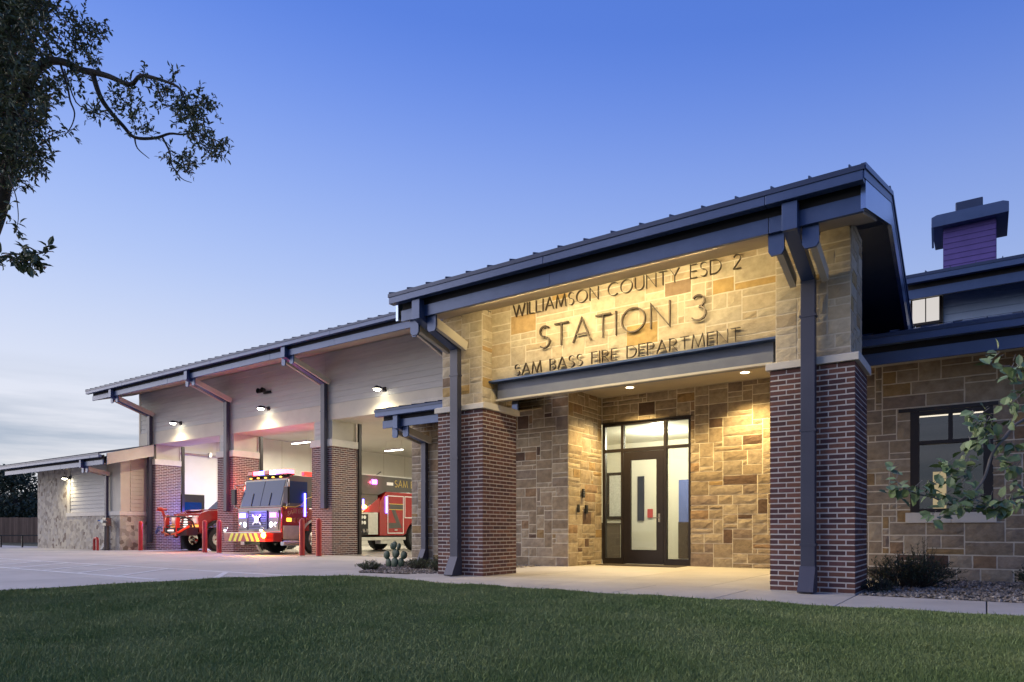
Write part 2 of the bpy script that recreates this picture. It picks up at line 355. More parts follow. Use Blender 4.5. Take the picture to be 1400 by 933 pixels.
def stone_wall(wall, O, U, Nn, W, H, openings=(), depth=.014, rg=rnd, big=1.0, u0=.105, joint=.019):
    O = Vector(O); U = Vector(U); Nn = Vector(Nn); Z = Vector((0, 0, 1))
    for a, b, c, d in ashlar(W, H, openings, rg, big, u0):
        a += joint/2; b -= joint/2; c += joint/2; d -= joint/2
        nu = max(2, min(6, round((b-a)/.1))); nv = 3 if d-c > .12 else 2
        lift = rg.uniform(-.004, .006); tu, tv = rg.uniform(-.004, .004), rg.uniform(-.004, .004)
        vs = []; fs = []
        for j in range(nv+1):
            for i in range(nu+1):
                fu, fv = i/nu, j/nv; edge = i in (0, nu) or j in (0, nv)
                cu = fu; cv = fv
                if not edge: cu += rg.uniform(-.3, .3)/nu; cv += rg.uniform(-.3, .3)/nv; dp = depth+lift+tu*(fu-.5)*2+tv*(fv-.5)*2+rg.uniform(-.004, .005)
                else: dp = .005+rg.uniform(-.002, .003)
                vs.append(tuple(O+U*(a+(b-a)*cu+(rg.uniform(-.003, .003) if edge else 0))+Z*(c+(d-c)*cv+(rg.uniform(-.003, .003) if edge else 0))+Nn*dp))
        ix = lambda i, j: j*(nu+1)+i
        for j in range(nv):
            for i in range(nu): fs.append((ix(i, j), ix(i+1, j), ix(i+1, j+1), ix(i, j+1)))
        ring = [ix(i, 0) for i in range(nu+1)]+[ix(nu, j) for j in range(1, nv+1)]+[ix(i, nv) for i in range(nu-1, -1, -1)]+[ix(0, j) for j in range(nv-1, 0, -1)]
        n0 = len(vs)
        for k in ring:
            vs.append(tuple(Vector(vs[k])-Nn*(Vector(vs[k])-O).dot(Nn)-Nn*.004))
        m = len(ring)
        for k in range(m): fs.append((ring[(k+1) % m], ring[k], n0+k, n0+(k+1) % m))
        PIECES['stone'].append((wall, vs, fs, proj_area([tuple(O+U*p+Z*q) for p in (a, b) for q in (c, d)])))
BP, BC, BJ = .2032, .0677, .0135
def brick_face(wall, O, U, Nn, W, courses, flip=0, rg=rnd):
    O = Vector(O); U = Vector(U); Nn = Vector(Nn); Z = Vector((0, 0, 1))
    for c in range(courses):
        x = 0; row = []
        if (c+flip) % 2: row.append((0, BP/2)); x = BP/2
        while x < W-.02:
            e = min(x+BP, W); row.append((x, e)); x = e
        for a, b in row:
            a2 = a+BJ/2 if a > .001 else a-.001; b2 = b-BJ/2 if b < W-.001 else b+.001
            z0 = c*BC+BJ/2; z1 = (c+1)*BC-BJ/2; d = rg.uniform(.002, .005); dz = rg.uniform(-.001, .001); t = .003
            P = lambda u, z, n: tuple(O+U*u+Z*(z+dz)+Nn*n)
            vs = [P(a2, z0, -.01), P(b2, z0, -.01), P(b2, z1, -.01), P(a2, z1, -.01), P(a2+t*.3, z0+t, d), P(b2-t*.3, z0+t, d), P(b2-t*.3, z1-t, d), P(a2+t*.3, z1-t, d)]
            fs = [(4, 5, 6, 7), (0, 1, 5, 4), (1, 2, 6, 5), (2, 3, 7, 6), (3, 0, 4, 7)]
            PIECES['brick'].append((wall, vs, fs, proj_area(vs[:4])))

# ------------------------------------------------------------------ stroke lettering
def arc(cx, cy, rx, ry, a0, a1, n=14): return [(cx+rx*math.cos(R(a0+(a1-a0)*i/n)), cy+ry*math.sin(R(a0+(a1-a0)*i/n))) for i in range(n+1)]
GL = {
 'A': (.80, [[(0, 0), (.40, 1), (.80, 0)], [(.15, .34), (.65, .34)]]),
 'B': (.54, [[(0, 0), (0, 1)], [(0, .96)]+arc(.24, .74, .24, .22, 90, -90)+[(0, .52)], [(0, .52)]+arc(.27, .28, .27, .24, 90, -90)+[(0, .04)]]),
 'C': (.84, [arc(.5, .5, .48, .48, 48, 312, 24)]),
 'D': (.76, [[(0, 0), (0, 1)], [(0, .96)]+arc(.28, .5, .48, .46, 90, -90, 20)+[(0, .04)]]),
 'E': (.48, [[(0, 0), (0, 1)], [(0, .96), (.48, .96)], [(0, .51), (.44, .51)], [(0, .04), (.48, .04)]]),
 'F': (.46, [[(0, 0), (0, 1)], [(0, .96), (.46, .96)], [(0, .51), (.42, .51)]]),
 'I': (.02, [[(.01, 0), (.01, 1)]]),
 'L': (.44, [[(0, 1), (0, 0)], [(0, .04), (.44, .04)]]),
 'M': (.92, [[(0, 0), (.12, 1), (.46, .06), (.80, 1), (.92, 0)]]),
 'N': (.74, [[(0, 0), (0, 1), (.74, 0), (.74, 1)]]),
 'O': (1.0, [arc(.5, .5, .48, .48, 90, 451, 30)]),
 'P': (.52, [[(0, 0), (0, 1)], [(0, .96)]+arc(.25, .71, .26, .25, 90, -90)+[(0, .46)]]),
 'R': (.58, [[(0, 0), (0, 1)], [(0, .96)]+arc(.25, .72, .25, .24, 90, -90)+[(0, .48)], [(.20, .48), (.58, 0)]]),
 'S': (.52, [arc(.27, .74, .23, .23, 35, 250, 14)+arc(.25, .26, .25, .24, 75, -140, 14)]),
 'T': (.66, [[(.33, 0), (.33, 1)], [(0, .96), (.66, .96)]]),
 'U': (.70, [[(0, 1), (0, .34)]+arc(.35, .34, .35, .32, 180, 360)+[(.70, 1)]]),
 'W': (1.18, [[(0, 1), (.30, 0), (.59, .92), (.88, 0), (1.18, 1)]]),
 'Y': (.70, [[(0, 1), (.35, .48), (.70, 1)], [(.35, .5), (.35, 0)]]),
 '2': (.54, [arc(.27, .73, .24, .25, 160, -25, 12)+[(.02, .04), (.54, .04)]]),
 '3': (.52, [arc(.25, .75, .22, .22, 150, -80, 12), arc(.24, .27, .27, .25, 85, -150, 14)])}
def ribbon(mb, pts, wd, P, d0, d1):
    n = len(pts); Ls = []; Rs = []
    for i in range(n):
        a = Vector(pts[max(i-1, 0)]); b = Vector(pts[i]); c = Vector(pts[min(i+1, n-1)])
        d1_ = (b-a).normalized() if i > 0 else (c-b).normalized(); d2_ = (c-b).normalized() if i < n-1 else d1_
        n1 = Vector((-d1_.y, d1_.x)); n2 = Vector((-d2_.y, d2_.x)); mt = (n1+n2)
        if mt.length < .3: mt = n1
        mt.normalize(); k = 1/max(.45, mt.dot(n1))
        Ls.append(b+mt*wd/2*k); Rs.append(b-mt*wd/2*k)
    vs = [P(p, d0) for p in Ls]+[P(p, d0) for p in Rs]+[P(p, d1) for p in Ls]+[P(p, d1) for p in Rs]
    fs = []
    for i in range(n-1):
        fs += [(i, i+1, n+i+1, n+i), (2*n+i, 3*n+i, 3*n+i+1, 2*n+i+1), (i, 2*n+i, 2*n+i+1, i+1), (n+i, n+i+1, 3*n+i+1, 3*n+i)]
    fs += [(0, n, 3*n, 2*n), (n-1, 3*n-1, 4*n-1, 2*n-1)]
    mb.add(vs, fs)
def lettering(text, O, U, Nn, width, h, parent, material, wd=.1, depth=.05, back=0., gap=.24, space=.5, vdir=(0, 0, 1), name='letter', arcf=None):
    """letters h high filling width along U from O, each an object"""
    O = Vector(O); U = Vector(U); V = Vector(vdir); Nn = Vector(Nn)
    adv = []; x = 0
    for ch in text:
        if ch == ' ': x += space; continue
        gw = GL[ch][0]; adv.append((ch, x)); x += gw+gap
    tot = x-gap; sx = width/tot
    for ch, x in adv:
        mb = MB()
        for k, st in enumerate(GL[ch][1]):
            f = 0 if arcf is None else arcf((x+GL[ch][0]/2)/tot)
            P = lambda p, n: tuple(O+U*((x+p[0])*sx)+V*(p[1]*h+f)+Nn*n)
            ribbon(mb, st, wd, P, back, back+depth-.0012*k)
        mb.build(name, material, parent)

# ================================================================== SETTING
mb = MB(); mb.box(-900, 900, -900, 900, -.6, -.09); struct(mb.build('ground', m_field))
# driveway slabs
drv = MB().box(-62, -4.9, -30, 5.9, -.30, -.035).build('driveway', m_soil); struct(drv)
xs = list(np.arange(-62, -6, 4.3)); ys = [-30, -25.5, -21, -16.5, -12, -7.6, -3.9, .1, 3.9]
for i, x in enumerate(xs):
    for j in range(len(ys)-1):
        x1 = min(x+4.3, -4.9)-.014
        if x > -9 and ys[j] < -3.9: continue
        MB().box(x, x1, ys[j], ys[j+1]-.014, -.2, -.003+rnd.uniform(-.0015, .0015)).build('concrete_slab', m_drive, drv, fixn=False)
    MB().box(x, min(x+4.3, -9.95)-.008, 3.9, 5.59, -.2, -.003).build('concrete_slab', m_drive, drv, fixn=False)
# sidewalk slabs, 1.31 m apart
swk = MB().box(-6.35, 14, -1.62, -.12, -.3, -.02).build('sidewalk', m_soil); struct(swk)
xs = [1.05+1.312*k for k in range(-6, 10)]
for a, b in zip(xs[:-1], xs[1:]):
    a = max(a, -6.3)
    MB().box(a+.006, b-.006, -1.58, -.106, -.15, .012).build('concrete_slab', m_conc, swk, bevel=.006)
por = MB().box(-6.3, 1.03, -.094, 5.7, -.3, -.02).build('porch_floor', m_soil); struct(por)
for a, b, c, d in ((-6.27, -4.3, -.094, 1.9), (-4.29, -2.6, -.094, 1.9), (-2.59, -.9, -.094, 1.9), (-.89, 1.02, -.094, 1.9), (-6.27, -4.3, 1.91, 3.75), (-5.3, -4.3, 3.75, 5.6), (-4.29, -2.6, 1.91, 5.6), (-2.59, -.9, 1.91, 5.6), (-.89, 1.02, 1.91, 5.6)):
    MB().box(a, b, c, d, -.15, .012).build('concrete_slab', m_conc, por, bevel=.004)
# painted markings on the drive
mk = [((-40, -1.64), (-7.75, -1.64)), ((-40, -3.5), (-8.9, -3.5))]
for k in range(9): mk.append(((-8.75-k*1.55, -3.45), (-10.35-k*1.55, -1.7)))
mk[2] = ((-8.4, -2.75), (-9.75, -1.7))
for i, (a, b) in enumerate(mk):
    d = (Vector(b)-Vector(a)).normalized(); n = Vector((-d.y, d.x))*.055; a = Vector(a); b = Vector(b)
    MB().prism([tuple(a+n), tuple(a-n), tuple(b-n), tuple(b+n)], -.0005, .0022, 'z').build('road_marking', m_paint, drv)
# lawn
LB = [(14, -1.62), (2.64, -1.60), (1.05, -1.60), (-.9, -1.62), (-3.2, -1.60), (-4.6, -1.5), (-5.5, -1.35), (-6.25, -1.2), (-6.9, -1.35), (-7.5, -1.85), (-7.95, -2.6), (-8.2, -3.5), (-8.27, -4.6), (-8.1, -6.0), (-7.8, -8), (-7.4, -16), (14, -16)]
def lz(x, y):
    return .012+.03*math.sin(x*.55+1)*math.sin(y*.5)+.012*math.sin(x*1.7+y*1.1) if y < -2.4 else .012
mb = MB().prism(LB, -.08, .008, 'z'); lawn = struct(mb.build('lawn', m_lawn))
def inpoly(px, py, poly):
    ins = np.zeros(px.shape, bool); n = len(poly)
    for i in range(n):
        x0, y0 = poly[i]; x1, y1 = poly[(i+1) % n]
        c = ((y0 > py) != (y1 > py)) & (px < (x1-x0)*(py-y0)/(y1-y0+1e-12)+x0); ins ^= c
    return ins
rs = np.random.RandomState(4)
def grass():
    n = 4200000
    X = rs.uniform(-8.4, 7, n); Y = rs.uniform(-9.2, -1.1, n)
    dx = X-CAM.x; dy = Y-CAM.y; D = dx*FWD.x+dy*FWD.y; S = dx*RGT.x+dy*RGT.y
    ok = (D > 3.2) & (np.abs(S) < D*.80+.3)
    p = np.minimum(1, (4.2/np.maximum(D, .1))**1.5*.85); ok &= rs.rand(n) < p
    wob = .03*np.sin(X*5.1)+.02*np.sin(X*13+Y*3)+rs.normal(0, .022, n)
    ok &= inpoly(X, Y-wob, LB)
    X = X[ok]; Y = Y[ok]; D = D[ok]; m = len(X)
    long_ = (rs.rand(m) < .03)*.7; tall = .75+long_+.35*np.sin(X*1.3+.7*np.sin(Y*2.1))*np.sin(Y*1.9+1.2*np.sin(X*.8))+.2*np.sin(X*4.7+Y*3.9)
    h = (.020+.020*rs.rand(m))*tall; h = np.maximum(h, .012)
    wd = .0021*(D/4.2)**.8*(.7+.6*rs.rand(m)); a = rs.rand(m)*6.283; le = h*(.15+.6*rs.rand(m)); la = rs.rand(m)*6.283
    ca, sa = np.cos(a)*wd, np.sin(a)*wd; lx, ly = np.cos(la)*le, np.sin(la)*le
    z0 = np.full(m, .006)
    V = np.empty((m, 5, 3), np.float32)
    V[:, 0] = np.stack([X-ca, Y-sa, z0], 1); V[:, 1] = np.stack([X+ca, Y+sa, z0], 1)
    V[:, 2] = np.stack([X+ca*.75+lx*.35, Y+sa*.75+ly*.35, z0+h*.6], 1); V[:, 3] = np.stack([X-ca*.75+lx*.35, Y-sa*.75+ly*.35, z0+h*.6], 1)
    V[:, 4] = np.stack([X+lx, Y+ly, z0+h], 1)
    me = bpy.data.meshes.new('grass'); me.vertices.add(m*5); me.vertices.foreach_set('co', V.ravel())
    b = (np.arange(m)*5)[:, None]
    loops = np.concatenate([b+np.array([0, 1, 2, 3]), b+np.array([3, 2, 4])], 1).ravel()
    me.loops.add(m*7); me.loops.foreach_set('vertex_index', loops.astype(np.int32))
    st = np.concatenate([(np.arange(m)*7)[:, None], (np.arange(m)*7+4)[:, None]], 1).ravel()
    me.polygons.add(m*2); me.polygons.foreach_set('loop_start', st.astype(np.int32))
    me.update(calc_edges=True); me.validate()
    me.materials.append(m_grass)
    o = bpy.data.objects.new('grass', me); COL.objects.link(o); o['kind'] = 'stuff'
    tag(o, 'short mown dark green grass of the front lawn', 'grass')
    print('grass blades', m)
grass()
# gravel beds
def gravel(name, poly, n, label, smin=.012, smax=.035):
    bed = MB().prism(poly, -.05, .004, 'z').build(name+'_bed', m_soil); struct(bed)
    xs = [p[0] for p in poly]; ys = [p[1] for p in poly]
    mb = MB(); k = 0; P = [];
    X = rs.uniform(min(xs), max(xs), n*4); Y = rs.uniform(min(ys), max(ys), n*4); ok = inpoly(X, Y, poly); X = X[ok][:n]; Y = Y[ok][:n]
    base = [(1, 0, 0), (0, 1, 0), (-1, 0, 0), (0, -1, 0), (.1, .1, 1), (0, 0, -.6)]
    for x, y in zip(X, Y):
        s = rs.uniform(smin, smax); a = rs.rand()*6.28; c, d = math.cos(a), math.sin(a); q = rs.uniform(.6, 1.2); t = rs.uniform(.5, .9)
        vs = [(x+s*(c*p[0]*q-d*p[1]), y+s*(d*p[0]*q+c*p[1]), .006+s*.3+s*t*p[2]) for p in base]
        mb.add(vs, [(0, 1, 4), (1, 2, 4), (2, 3, 4), (3, 0, 4), (1, 0, 5), (2, 1, 5), (3, 2, 5), (0, 3, 5)])
    o = mb.build('gravel', m_gravel, kind='stuff', fixn=False); tag(o, label, 'gravel')
gravel('west_planting', [(-7.5, -.35), (-6.4, -.13), (-5.85, .1), (-5.85, 3.7), (-9.9, 3.7), (-9.6, 2.6), (-8.6, 1.0)], 5200, 'river gravel in the bed left of the entrance columns')
gravel('east_planting', [(1.06, -.10), (8.5, -.10), (8.5, 3.5), (1.06, 3.5)], 9000, 'pale river gravel below the office window wall')

# ================================================================== FIRE STATION
ST = thing('fire_station', 'limestone and brown brick fire station with blue metal roofs and open garage bays', 'building', (-10, 5, 0))
def part(mb, name, mats, **k): return mb.build(name, mats, ST, **k)

def eave(X0, X1, Ye, zt, slope, Yr, lap=.12, zr=None, Xr0=None, seam=.41, rakeR=False, rakeL=False, back=None, soffit_to=None, wallname='roof'):
    """two-tier fascia, soffit and standing seam roof rising from Ye to Yr"""
    roof = MB(); th = .05
    poly = [(Ye, zt), (Yr, zt+(Yr-Ye)*slope), (Yr, zt+(Yr-Ye)*slope-th), (Ye+.01, zt-th)]
    roof.prism(poly, X0, X1, 'x')
    if back: roof.prism([(Yr, zt+(Yr-Ye)*slope), (back[0], back[1]), (back[0], back[1]-th), (Yr, zt+(Yr-Ye)*slope-th)], X0, X1, 'x')
    ro = part(roof, 'roof', m_roof)
    x = X0+.02
    while x < X1:
        MB().prism([(Ye-.015, zt-.002), (Yr, zt+(Yr-Ye)*slope-.002), (Yr, zt+(Yr-Ye)*slope+.026), (Ye-.012, zt+.026)], x-.006, x+.006, 'x').build('roof_seam', m_roof, ro)
        x += seam
    f = None; xa = X0; kk = 0
    while xa < X1-.05:
        xb = min(X1, xa+3.05)
        if X1-xb < .6: xb = X1
        g_ = part(MB().box(xa+.001, xb-.004, Ye+.002*(kk % 2), Ye+.12, zt-.17, zt-.055), 'gutter', m_metal, bevel=.006); f = f or g_
        la, lb_ = max(xa, X0+lap), min(xb, X1-.02)
        part(MB().box(la+.001, lb_-.005, Ye+.17+.002*((kk+1) % 2), Ye+.22, zt-.44, zt-.255), 'fascia_board', m_metal, bevel=.004)
        xa = xb; kk += 1
    MB().box(X0-.01, X1+.01, Ye-.012, Ye+.02, zt-.062, zt-.004).build('drip_edge', m_roof, f)
    part(MB().box(X0+lap+.01, X1-.03, Ye+.20, Ye+.24, zt-.25, zt-.06), 'shadow_gap_board', m_dark)  # near-black board paints the shade in the gap between fascia tiers
    if soffit_to:
        y1, = (soffit_to,)
        z0 = zt-.43; z1 = z0+(y1-Ye-.2)*slope
        part(MB().prism([(Ye+.215, z0), (y1, z1), (y1, z1+.03), (Ye+.215, z0+.03)], X0+lap+.005, X1-.05, 'x'), 'soffit', m_soffit)
    return ro
def bracket(Xc, Ye, zt, Yw, ztop_wall, zbot, label=None, w=.17, shoe=True, dep=.12):
    """leader box, sloping leader and downspout, with a pair of knee braces"""
    d = thing('tmp', '', '', (0, 0, 0)); bpy.data.objects.remove(d)
    hd = part(MB().box(Xc-w/2, Xc+w/2, Ye+.05, Ye+.168, zt-.50, zt-.18), 'leader_box', m_metal, bevel=.005)
    zb = zt-.42
    mb = MB(); mb.bar((Xc, Ye+.13, zt-.44), (Xc, Yw-dep/2, ztop_wall-.02), w*.92, w*.75); part(mb, 'sloping_leader', m_metal, bevel=.004)
    mb = MB(); mb.box(Xc-w/2, Xc+w/2, Yw-dep, Yw-.004, zbot+.32, ztop_wall+.02); ds = part(mb, 'downspout', m_spout, bevel=.006)
    zz = zbot+.6
    while zz < ztop_wall-.3:
        MB().box(Xc-w/2-.012, Xc+w/2+.012, Yw-dep-.006, Yw-.003, zz, zz+.03).build('strap', m_spout, ds); zz += 1.45
    if shoe:
        MB().prism([(Yw-.002, zbot+.34), (Yw-dep-.008, zbot+.34), (Yw-dep-.16, zbot+.03), (Yw-dep-.14, zbot+.012), (Yw-.002, zbot+.012)], Xc-w/2-.008, Xc+w/2+.008, 'x').build('shoe', m_spout, ds)
    for s in (-1, 1):
        x = Xc+s*(w/2+.105)
        b = MB(); b.bar((x, Ye+.28, zt-.52), (x, Yw-.02, ztop_wall-.02), .075, .16); br = part(b, 'knee_brace', m_trim)
        MB().prism([(x-.09, zt-.43), (x+.09, zt-.43), (x+.09, zt-.64), (x+.06, zt-.69), (x-.06, zt-.69), (x-.09, zt-.64)], Ye+.225, Ye+.265, 'y').build('gusset_plate', m_metal, br)

# ---- entrance portal
PE, PZ, PS = -1.2, 4.765, .29          # eave line, eave top, slope
RY = 1.46; RZ = PZ+(RY-PE)*PS
PX0, PX1 = -5.86, 1.27
eave(PX0, PX1, PE, PZ, PS, RY, back=(5.4, RZ-(5.4-RY)*.34), soffit_to=.30)
part(MB().box(PX0, PX1, RY-.12, RY+.12, RZ-.03, RZ+.045), 'ridge_cap', m_roof)
# rakes, both gable ends: upper band and deep lower board
for X, s in ((PX1, 1), (PX0, -1)):
    def rk(y, z0, z1, off, t, nm, y0=PE+.02, mt=m_metal):
        zb = RZ-(5.4-RY)*.34
        mb = MB(); zt0 = PZ+(y0-PE)*PS
        a, b = sorted((X+s*off, X+s*(off-t)))
        mb.prism([(y0, zt0-z0), (RY, RZ-z0), (RY, RZ-z1), (y0, zt0-z1)], a, b, 'x'); part(mb, nm, mt)
        mb = MB(); mb.prism([(RY, RZ-z0), (5.4, zb-z0), (5.4, zb-z1), (RY, RZ-z1)], a, b, 'x'); part(mb, nm, mt)
    rk(0, -.012, .05, .022, .05, 'rake_flashing'); rk(0, .051, .15, .006, .04, 'rake_trim'); rk(0, .151, .46, 0, .05, 'rake_board', y0=PE+.17, mt=m_rake)
# gable overhang underside behind the eave soffit; dark colour paints its shade
zb = RZ-(5.4-RY)*.34
for a, b in ((.2, PX1-.052), (PX0+.052, -5.82)):
    part(MB().prism([(.31, PZ+(.31-PE)*PS-.43), (RY, RZ-.43), (5.4, zb-.43), (5.4, zb-.40), (RY, RZ-.40), (.31, PZ+(.31-PE)*PS-.40)], a, b, 'x'), 'shaded_soffit', m_roof)
CW = 1.016; CH = 43*BC
LX0 = -5.81
def column(x0):
    core = part(MB().box(x0+.001, x0+CW-.001, .001, CW-.001, .012, CH), 'brick_column', m_mortar)
    brick_face(core, (x0, 0, .012), (1, 0, 0), (0, -1, 0), CW, 43)
    brick_face(core, (x0+CW, 0, .012), (0, 1, 0), (1, 0, 0), CW, 43, 1)
    brick_face(core, (x0, CW, .012), (0, -1, 0), (-1, 0, 0), CW, 43, 1)
    MB().prism([(-.05, CH+.012), (CW+.05, CH+.012), (CW+.05, CH+.10), (CW-.02, CH+.125), (.02, CH+.125), (-.05, CH+.10)], x0-.05, x0+CW+.05, 'x').build('column_cap', m_cap, core, bevel=.006)
    i = .055; zt = PZ+(0-PE)*PS-.46
    sc = part(MB().box(x0+i, x0+CW-i, i, CW-i, CH+.12, zt-.05), 'stone_pier', m_smortar)
    H = zt-CH-.13+.12; LIT_WALLS.add(sc.name)
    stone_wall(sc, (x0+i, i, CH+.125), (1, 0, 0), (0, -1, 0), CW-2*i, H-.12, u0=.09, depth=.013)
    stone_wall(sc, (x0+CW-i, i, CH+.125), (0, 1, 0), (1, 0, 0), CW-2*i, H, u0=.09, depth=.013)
    return core
column(0.0); column(LX0)
for Xc in (.50, -5.30): bracket(Xc, PE, PZ, -.06, 4.04, .012)
# sign wall
SY = .33; SZ0 = 3.44
sgz = PZ+(SY-PE)*PS-.45
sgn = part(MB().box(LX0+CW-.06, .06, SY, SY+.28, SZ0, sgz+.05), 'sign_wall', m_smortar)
LIT_WALLS.add(sgn.name); stone_wall(sgn, (LX0+CW-.055, SY, SZ0), (1, 0, 0), (0, -1, 0), -LX0-CW+.11, sgz-SZ0-.02, depth=.013)
part(MB().box(LX0+CW-.06, .06, SY-.055, SY+.0, sgz-.045, sgz-.005), 'frieze_board', m_trim)
bm = part(MB().box(-4.74, -.05, SY+.03, SY+.16, 3.10, 3.43), 'lintel_beam', m_beam)
MB().box(-4.83, .05, SY-.115, SY+.03, 3.405, 3.437).build('top_flange', m_metal, bm)
MB().box(-4.74, -.05, SY-.03, SY+.029, 3.085, 3.118).build('bottom_flange', m_trim, bm)
# porch ceiling and walls
CEIL = 4.0
part(MB().box(-5.6, .2, SY+.17, 5.4, CEIL, CEIL+.06), 'porch_ceiling', m_soffit); part(MB().box(.14, .2, SY+.3, 5.36, 3.7, 4.75), 'ceiling_end_panel', m_roof)
part(MB().box(-4.79, -.0, SY+.165, SY+.27, 3.12, CEIL), 'beam_backing', m_soffit)
lw = part(MB().box(-9.98, -5.27, 3.76, 4.06, -.05, 4.2), 'stone_wall', m_smortar)
stone_wall(lw, (-9.98, 3.76, 0), (1, 0, 0), (0, -1, 0), 4.71, 4.0, depth=.013, openings=[(1.0, 2.0, 0, 2.2)] if 0 else ())
rw = part(MB().box(-5.57, -5.27, 4.06, 5.36, -.05, 4.2), 'stone_wall', m_smortar)
stone_wall(rw, (-5.27, 3.76, 0), (0, 1, 0), (1, 0, 0), 1.6, 4.0, depth=.013)
bwm = MB(); bwm.box(-5.55, -5.47, 5.36, 5.62, -.05, 4.2); bwm.box(-5.47, -3.04, 5.36, 5.62, 3.38, 4.2); bwm.box(-3.04, .2, 5.36, 5.62, -.05, 4.2)
bw = part(bwm, 'entry_wall', m_smortar)
stone_wall(bw, (-5.25, 5.36, 0), (1, 0, 0), (0, -1, 0), 4.9, 4.0, openings=[(-.3, 2.21, 0, 3.38)], depth=.013)
# steel lintel strip above storefront
part(MB().box(-5.27, -3.0, 5.33, 5.37, 3.365, 3.385), 'lintel_angle', m_frame)
# storefront
GY = 5.42
sf = part(MB().box(-5.25, -3.04, GY-.05, GY+.05, 3.30, 3.375), 'storefront', m_frame, bevel=.004)
def fr(x0, x1, z0, z1, nm='mullion', y=.05, par=sf): return MB().box(x0, x1, GY-y, GY+y, z0, z1).build(nm, m_frame, par, bevel=.004)
SX0, SM1, SM2, SX1 = -5.25, -4.73, -3.66, -3.04
fr(SX0, SX0+.07, .012, 3.30); fr(SX1-.07, SX1, .012, 3.30); fr(SM1-.035, SM1+.035, .012, 3.30, y=.052); fr(SM2-.035, SM2+.035, .012, 3.30, y=.052)
fr(SX0+.07, SM1-.035, 2.68, 2.75, 'transom_bar'); fr(SM1+.035, SM2-.035, 2.66, 2.75, 'transom_bar'); fr(SM2+.035, SX1-.07, 2.68, 2.75, 'transom_bar')
fr(SX0+.07, SM1-.035, .014, .16, 'bottom_rail'); fr(SM2+.035, SX1-.07, .014, .16, 'bottom_rail')
for a, b, c, d in ((SX0+.07, SM1-.035, .16, 2.68), (SX0+.07, SM1-.035, 2.75, 3.30), (SM1+.035, SM2-.035, 2.75, 3.30), (SM2+.035, SX1-.07, .16, 2.68), (SM2+.035, SX1-.07, 2.75, 3.30)):
    MB().box(a, b, GY-.004, GY+.004, c, d).build('pane', m_glass, sf)
dr = MB()
a, b = SM1+.042, SM2-.042
for q in ((a, a+.17, .03, 2.65), (b-.17, b, .03, 2.65), (a+.17, b-.17, 2.46, 2.65), (a+.17, b-.17, .03, .36)): dr.box(q[0], q[1], GY-.045, GY+.02, q[2], q[3])
door = part(dr, 'entrance_door', m_frame)
MB().box(a+.17, b-.17, GY-.016, GY-.008, .36, 2.46).build('pane', m_glass, door)
h = MB(); h.tube([(b-.10, GY-.045, 1.10), (b-.10, GY-.10, 1.10), (b-.24, GY-.10, 1.10)], .012, 8); h.box(b-.125, b-.075, GY-.052, GY-.044, 1.0, 1.2); h.build('door_handle', m_chrome, door)

# ---- link roof over the side stone wall (left of portal)
LE, LZ = 2.55, 3.79
eave(-10.1, -5.9, LE, LZ, .22, 3.9, soffit_to=3.74, lap=.10)
bracket(-9.45, LE, LZ, 3.72, 3.12, .0, w=.15, dep=.11)

# ---- garage block
GYF = 5.6; GX0, GX1 = -27.7, -9.75
PIER = [-15.25, -20.75, -26.3]     # right front corners
GE, GZ = 3.85, 6.68
PIER_C = [x-.51 for x in PIER]
eave(-28.55, -9.1, GE, GZ, .29, 9.0, soffit_to=GYF+.06, lap=.2)
hdr0 = 4.45
top = GZ-.43+(GYF-GE-.2)*.29
blk = part(MB().box(GX0, GX1, GYF+.06, GYF+.36, hdr0, top+.05), 'garage_front_wall', m_trim)
segs = [(GX0+.12, PIER[2]-.36), (PIER[2]+.0-.36, PIER[1]-.36), (PIER[1]-.36, PIER[0]-.36), (PIER[0]-.36, GX1)]
for (a, b) in segs:
    z = 4.98; k = 0
    while z < top-.02:
        z1 = min(z+.185, top)
        MB().prism([(GYF+.058, z), (GYF+.030, z), (GYF+.046, z1), (GYF+.058, z1)], a+.003, b-.003, 'x').build('siding_plank', m_siding, blk)
        z = z1
    MB().box(a+.003, b-.003, GYF+.022, GYF+.058, hdr0+.002, 4.972).build('header_board', m_trim, blk)
part(MB().box(GX0-.01, GX0+.115, GYF+.02, GYF+.4, 3.6, top), 'corner_board', m_trim)
part(MB().box(GX0+.02, GX0+.3, GYF+.42, 20, -.05, 6.2), 'garage_side_wall', m_siding)
for i, xr in enumerate(PIER):
    x0 = xr-CW; n = 53; ph = n*BC
    core = part(MB().box(x0+.001, xr-.001, GYF+.001, GYF+1.1, -.05, ph), 'brick_pier', m_mortar)
    brick_face(core, (x0, GYF, 0), (1, 0, 0), (0, -1, 0), CW, n); brick_face(core, (xr, GYF, 0), (0, 1, 0), (1, 0, 0), CW+.08, n, 1)
    MB().box(x0-.04, xr+.04, GYF-.04, GYF+1.11, ph+.002, ph+.235).build('pier_cap', m_cap, core, bevel=.008)
    up = part(MB().box(x0+.05, xr-.05, GYF+.055, GYF+1.09, ph+.236, hdr0-.001), 'upper_jamb', m_trim)
    k = 0; z = ph+.24
    while z < hdr0-.05:
        MB().prism([(GYF+.053, z), (GYF+.028, z), (GYF+.044, z+.18), (GYF+.053, z+.18)], x0+.14, xr-.14, 'x').build('siding_plank', m_siding, up); z += .185
    part(MB().box(xr-.02, xr+.06, GYF+1.12, GYF+1.24, 0, hdr0), 'door_track', m_frame)
    bracket(PIER_C[i]+.22, GE, GZ, GYF-.01, 5.70, 1.22 if i < 2 else .0, w=.19, shoe=False, dep=.15)
core = part(MB().box(GX1-1.0, GX1, GYF+.001, GYF+1.1, -.05, 4.44), 'brick_pier', m_mortar)
brick_face(core, (GX1-1.0, GYF, 0), (1, 0, 0), (0, -1, 0), 1.0, 53)
